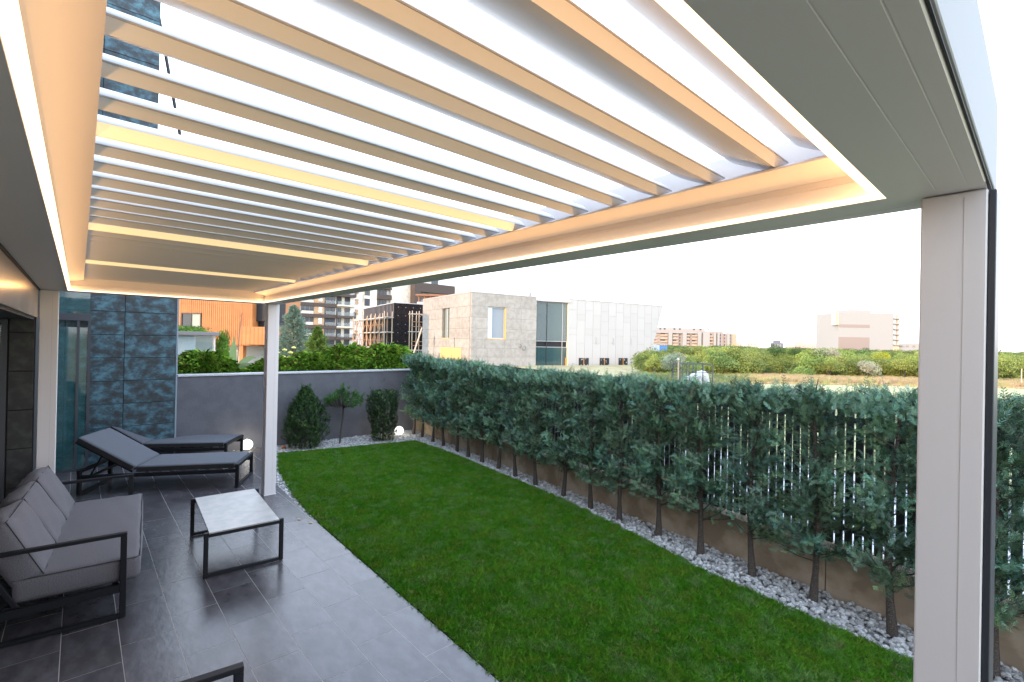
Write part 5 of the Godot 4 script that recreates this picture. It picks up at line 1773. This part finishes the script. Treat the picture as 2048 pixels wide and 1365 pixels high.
# ---------------------------------------------------------------- field, scrub and small things out there
func field() -> void:
	rng.seed = 801
	var base := Vector3(0.6694, 0, -0.7429)
	var rt := Vector3(0.7429, 0, 0.6694)
	var greens := [Color(0.19, 0.245, 0.06), Color(0.24, 0.29, 0.075), Color(0.155, 0.215, 0.06), Color(0.29, 0.325, 0.085)]
	var silver := [Color(0.30, 0.32, 0.22), Color(0.36, 0.37, 0.27)]
	var green_m := []
	for i in 4:
		green_m.append(crown_mesh(810 + i, 3000, [greens[i], greens[(i + 1) % 4]], 0.085, 0.8, 12))
	var silver_m := crown_mesh(820, 3000, silver, 0.085, 0.8, 12)
	var dark_m := crown_mesh(821, 3000, [Color(0.055, 0.10, 0.03), Color(0.075, 0.13, 0.04)], 0.09, 0.95, 10)
	var lime_m := crown_mesh(822, 3000, [Color(0.27, 0.31, 0.03), Color(0.34, 0.37, 0.045)], 0.085, 0.85, 10)
	rng.seed = 802
	# single trees and bushes that can be told apart: distance, sideways share, radius, mesh, label
	var list := [
		[30.0, 0.333, 0.80, silver_m, "silvery grey olive bush behind the wire cage", 1.35],
		[36.0, 0.300, 0.85, green_m[1], "green bush at the foot of the slanting white wall", 1.0],
		[52.0, 0.548, 1.15, dark_m, "dark green round tree standing out left of the middle of the scrub", 1.60],
		[60.0, 0.588, 0.95, dark_m, "smaller dark green tree just right of the dark round one", 1.55],
		[45.0, 0.656, 1.0, silver_m, "tall silvery tree at the left edge of the big white block", 1.75],
		[60.0, 0.730, 0.95, dark_m, "dark rounded tree in front of the big white block", 1.60],
		[45.0, 0.769, 0.75, lime_m, "bright yellow green bush below the big white block", 1.40],
		[35.5, 0.745, 0.80, silver_m, "low silvery bush right of the thin wooden stake", 0.95],
		[36.0, 0.660, 0.85, green_m[1], "yellow green bush left of the thin wooden stake", 1.05],
		[36.0, 0.815, 0.9, green_m[3], "yellowish bush just left of the white post", 1.15],
		[42.0, 0.455, 1.15, green_m[0], "green tree left of centre in the scrub, below the long apartments", 1.35],
		[34.0, 1.005, 1.0, green_m[0], "green bush right of the white post", 1.25],
		[48.0, 0.985, 1.25, dark_m, "taller dark tree right of the white post", 2.3]]
	for q in list:
		var d: float = q[0]
		var t := thing("field_tree", q[4], "bush" if q[2] < 1.4 else "tree", base * d + rt * d * q[1] + Vector3(0, -0.2, 0), rng.randf() * TAU)
		var st := mb()
		var r: float = q[2]
		for k in 4:
			var a := rng.randf() * TAU
			tube(st, [Vector3(0, 0, 0), Vector3(cos(a) * r * 0.15, q[5] * 0.6, sin(a) * r * 0.15), Vector3(cos(a) * r * 0.4, q[5] + 0.3, sin(a) * r * 0.4)], [r * 0.06, r * 0.04, r * 0.012], 5, false)
		obj("trunk", st, M.bark, t)
		var c := put("crown", q[3], M.leaf, t)
		c.position = Vector3(0, q[5] + 0.2, 0)
		c.scale = Vector3.ONE * r * 1.2
	# the scrub as one mass
	for s in 4:
		var xf := []
		var cf := []
		for i in 190:
			var d := 37.0 + 100.0 * pow(rng.randf(), 1.6)
			var k := rng.randf_range(0.27, 1.12)
			var r := rng.randf_range(0.65, 1.5) * (0.72 + d / 85.0)
			r = minf(r, (2.35 - 0.25) * 0.62 + d * 0.004)
			xf.append(Transform3D(Basis(Vector3.UP, rng.randf() * TAU).scaled(Vector3(r, r * rng.randf_range(0.8, 1.1), r)), base * d + rt * d * k + Vector3(0, r * 0.7 - 0.3 + rng.randf_range(-0.25, 0.2), 0)))
			var tn := rng.randf_range(0.45, 1.25)
			cf.append(Color(tn * rng.randf_range(0.8, 1.1), tn, tn * rng.randf_range(0.8, 1.3)))
		stuff(tag(many("scrub", green_m[s], M.leaf, xf, cf), ["mid green scrub filling the field edge", "light green scrub filling the field edge", "deep green scrub filling the field edge", "yellow green scrub filling the field edge"][s], "scrub"))
	# far belt of trees
	var xf2 := []
	for i in 240:
		var d := rng.randf_range(140.0, 420.0)
		var k := rng.randf_range(0.28, 1.15)
		var r := rng.randf_range(2.2, 3.6) * (0.7 + d / 500.0)
		xf2.append(Transform3D(Basis(Vector3.UP, rng.randf() * TAU).scaled(Vector3(r * 1.4, r * 0.75, r * 1.4)), base * d + rt * d * k + Vector3(0, r * 0.35 - 1.2, 0)))
	stuff(tag(many("far_trees", dark_m, M.leaf, xf2, []), "distant belt of trees below the skyline", "trees"))
	# dry weeds
	var l := Leaves.new()
	for i in 60:
		var a := rng.randf() * TAU
		var d := Vector3(cos(a) * 0.35, 1.0, sin(a) * 0.35).normalized()
		l.blade(Vector3(cos(a), 0, sin(a)) * 0.22 * sqrt(rng.randf()), d, perp(d), rng.randf_range(0.3, 0.65), 0.012, Color.WHITE, 0.15)
	var weed := l.mesh()
	var xw := []
	var cw := []
	for i in 3600:
		var d := 29.5 + 8.0 * rng.randf()
		var k := rng.randf_range(0.27, 1.15)
		if k < 0.45: d = rng.randf_range(18.0, 36.0)
		var s := rng.randf_range(0.5, 1.0)
		if d < 31.0 and k > 0.45: s *= 0.5
		xw.append(Transform3D(Basis(Vector3.UP, rng.randf() * TAU).scaled(Vector3(s, s * 0.9, s)), base * d + rt * d * k + Vector3(0, -0.1, 0)))
		var c := Color(0.47, 0.36, 0.24) if rng.randf() < 0.5 else Color(0.42, 0.42, 0.20)
		if k < 0.5 and rng.randf() < 0.6: c = Color(0.22, 0.27, 0.10)
		cw.append(vary(c, 0.2))
	stuff(tag(many("dry_weeds", weed, M.leaf, xw, cw), "pinkish dry weeds along the edge of the field", "weeds"))
	# cage of steel tube with white sacks of rubble
	var steel := mat(0.07, 0.075, 0.085, 0.5, 0.3)
	var t := thing("wire_cage", "dark steel frame cage with mesh sides standing beyond the hedge", "cage", Vector3(18.66, 0, -10.11), -0.733)
	var w := 1.27
	var dz := 1.1
	var st: SurfaceTool
	for x in [0.0, 0.29, 0.57, 0.86, w]:
		st = mb()
		bar(st, Vector3(x, 0, 0), Vector3(x, 1.45, 0), 0.03, 0.03, 0.0, Vector3(0, 0, 1))
		obj("upright", st, steel, t)
		st = mb()
		bar(st, Vector3(x, 0, -dz), Vector3(x, 1.45, -dz), 0.03, 0.03, 0.0, Vector3(0, 0, 1))
		obj("upright", st, steel, t)
	for y in [0.02, 1.12, 1.46]:
		for zz in [0.0, -dz]:
			st = mb()
			bar(st, Vector3(-0.015, y, zz - 0.0), Vector3(w + 0.015, y, zz), 0.028, 0.034 if y > 1.2 else 0.018)
			obj("rail", st, steel, t)
		for x in [0.0, w]:
			st = mb()
			bar(st, Vector3(x, y, -0.02), Vector3(x, y, -dz + 0.02), 0.026, 0.03 if y > 1.2 else 0.018)
			obj("rail", st, steel, t)
	var sk := thing("white_sack", "heap of bulging white sacks inside the wire cage", "sack", Vector3(18.66, 0, -10.11), -0.733)
	var wm := mat(0.55, 0.53, 0.51, 0.85)
	var rm := mat(0.50, 0.40, 0.30, 0.9)
	for q in [[0.34, 0.34, 0.40, 0.60], [0.58, 0.46, 0.44, 0.66], [0.84, 0.56, 0.44, 0.70], [1.04, 0.64, 0.34, 0.74]]:
		st = mb()
		cushion(st, Vector3(q[0], q[1], -0.5), Vector3(q[2] * 1.35, q[3] * 1.25, 0.6), Basis(Vector3(0.3, 0.2, 1).normalized(), (q[0] - 0.7) * 0.5), 0.06, 0.16, 10, 0.03)
		obj("sack_body", st, wm, sk)
	st = mb()
	cushion(st, Vector3(0.52, 0.86, -0.45), Vector3(0.22, 0.07, 0.3), Basis(Vector3(0, 0, 1), 0.4), 0.03, 0.06, 8, 0.02)
	obj("rubble", st, rm, sk)
	st = mb()
	cushion(st, Vector3(0.93, 1.07, -0.5), Vector3(0.24, 0.07, 0.3), Basis(Vector3(0, 0, 1), 0.3), 0.03, 0.07, 8, 0.02)
	obj("rubble", st, rm, sk)
	t = thing("marker_post", "timber post with a white cap standing in front of the cage", "post", Vector3(16.68, 0, -9.2))
	st = mb()
	tube(st, [Vector3(0, -0.1, 0), Vector3(0.01, 1.66, 0)], [0.028, 0.024], 8)
	obj("shaft", st, mat(0.46, 0.33, 0.24, 0.9), t)
	st = mb()
	box(st, Vector3(-0.02, 1.70, 0), Vector3(0.10, 0.07, 0.06), 0.01, Basis(Vector3(0, 0, 1), 0.2))
	obj("cap", st, wm, t)
	for q in [["thin wooden stake standing in the scrub left of the white post", 38.0, 0.690, 1.22], ["wooden stake in the field right of the white post", 32.0, 1.060, 1.12]]:
		t = thing("stake", q[0], "stake", base * q[1] + rt * q[1] * q[2])
		st = mb()
		tube(st, [Vector3(0, -0.2, 0), Vector3(0, q[3], 0)], [0.032, 0.028], 6)
		obj("shaft", st, mat(0.62, 0.50, 0.38, 0.9), t)
	t = thing("blue_container", "blue and grey container parked far behind the slanting white wall", "container", base * 75.0 + rt * 75.0 * 0.288, -0.733)
	slab(t, "grey_part", Vector3(0, -0.3, -3), Vector3(1.4, 2.3, 0), mat(0.50, 0.55, 0.60, 0.6))
	slab(t, "blue_part", Vector3(1.41, -0.3, -3), Vector3(2.6, 2.25, 0), mat(0.10, 0.24, 0.55, 0.6))
	# pale stones and a sheet lying at the field edge
	for q in [[17.5, 0.480, 0.20, "larger white boulder at the field edge beyond the hedge"], [19.0, 0.425, 0.13, "small pale boulder at the field edge beside the cage"], [19.5, 0.448, 0.16, "flat pale boulder right of the cage in the weeds"]]:
		st = mb()
		cushion(st, Vector3.ZERO, Vector3(q[2] * 2.4, q[2] * 1.4, q[2] * 1.6), Basis(), 0.05, q[2] * 0.6, 8, 0.03)
		var o := obj("boulder", st, wm)
		o.position = base * q[0] + rt * q[0] * q[1] + Vector3(0, q[2] * 0.6, 0)
		tag(o, q[3], "boulder")
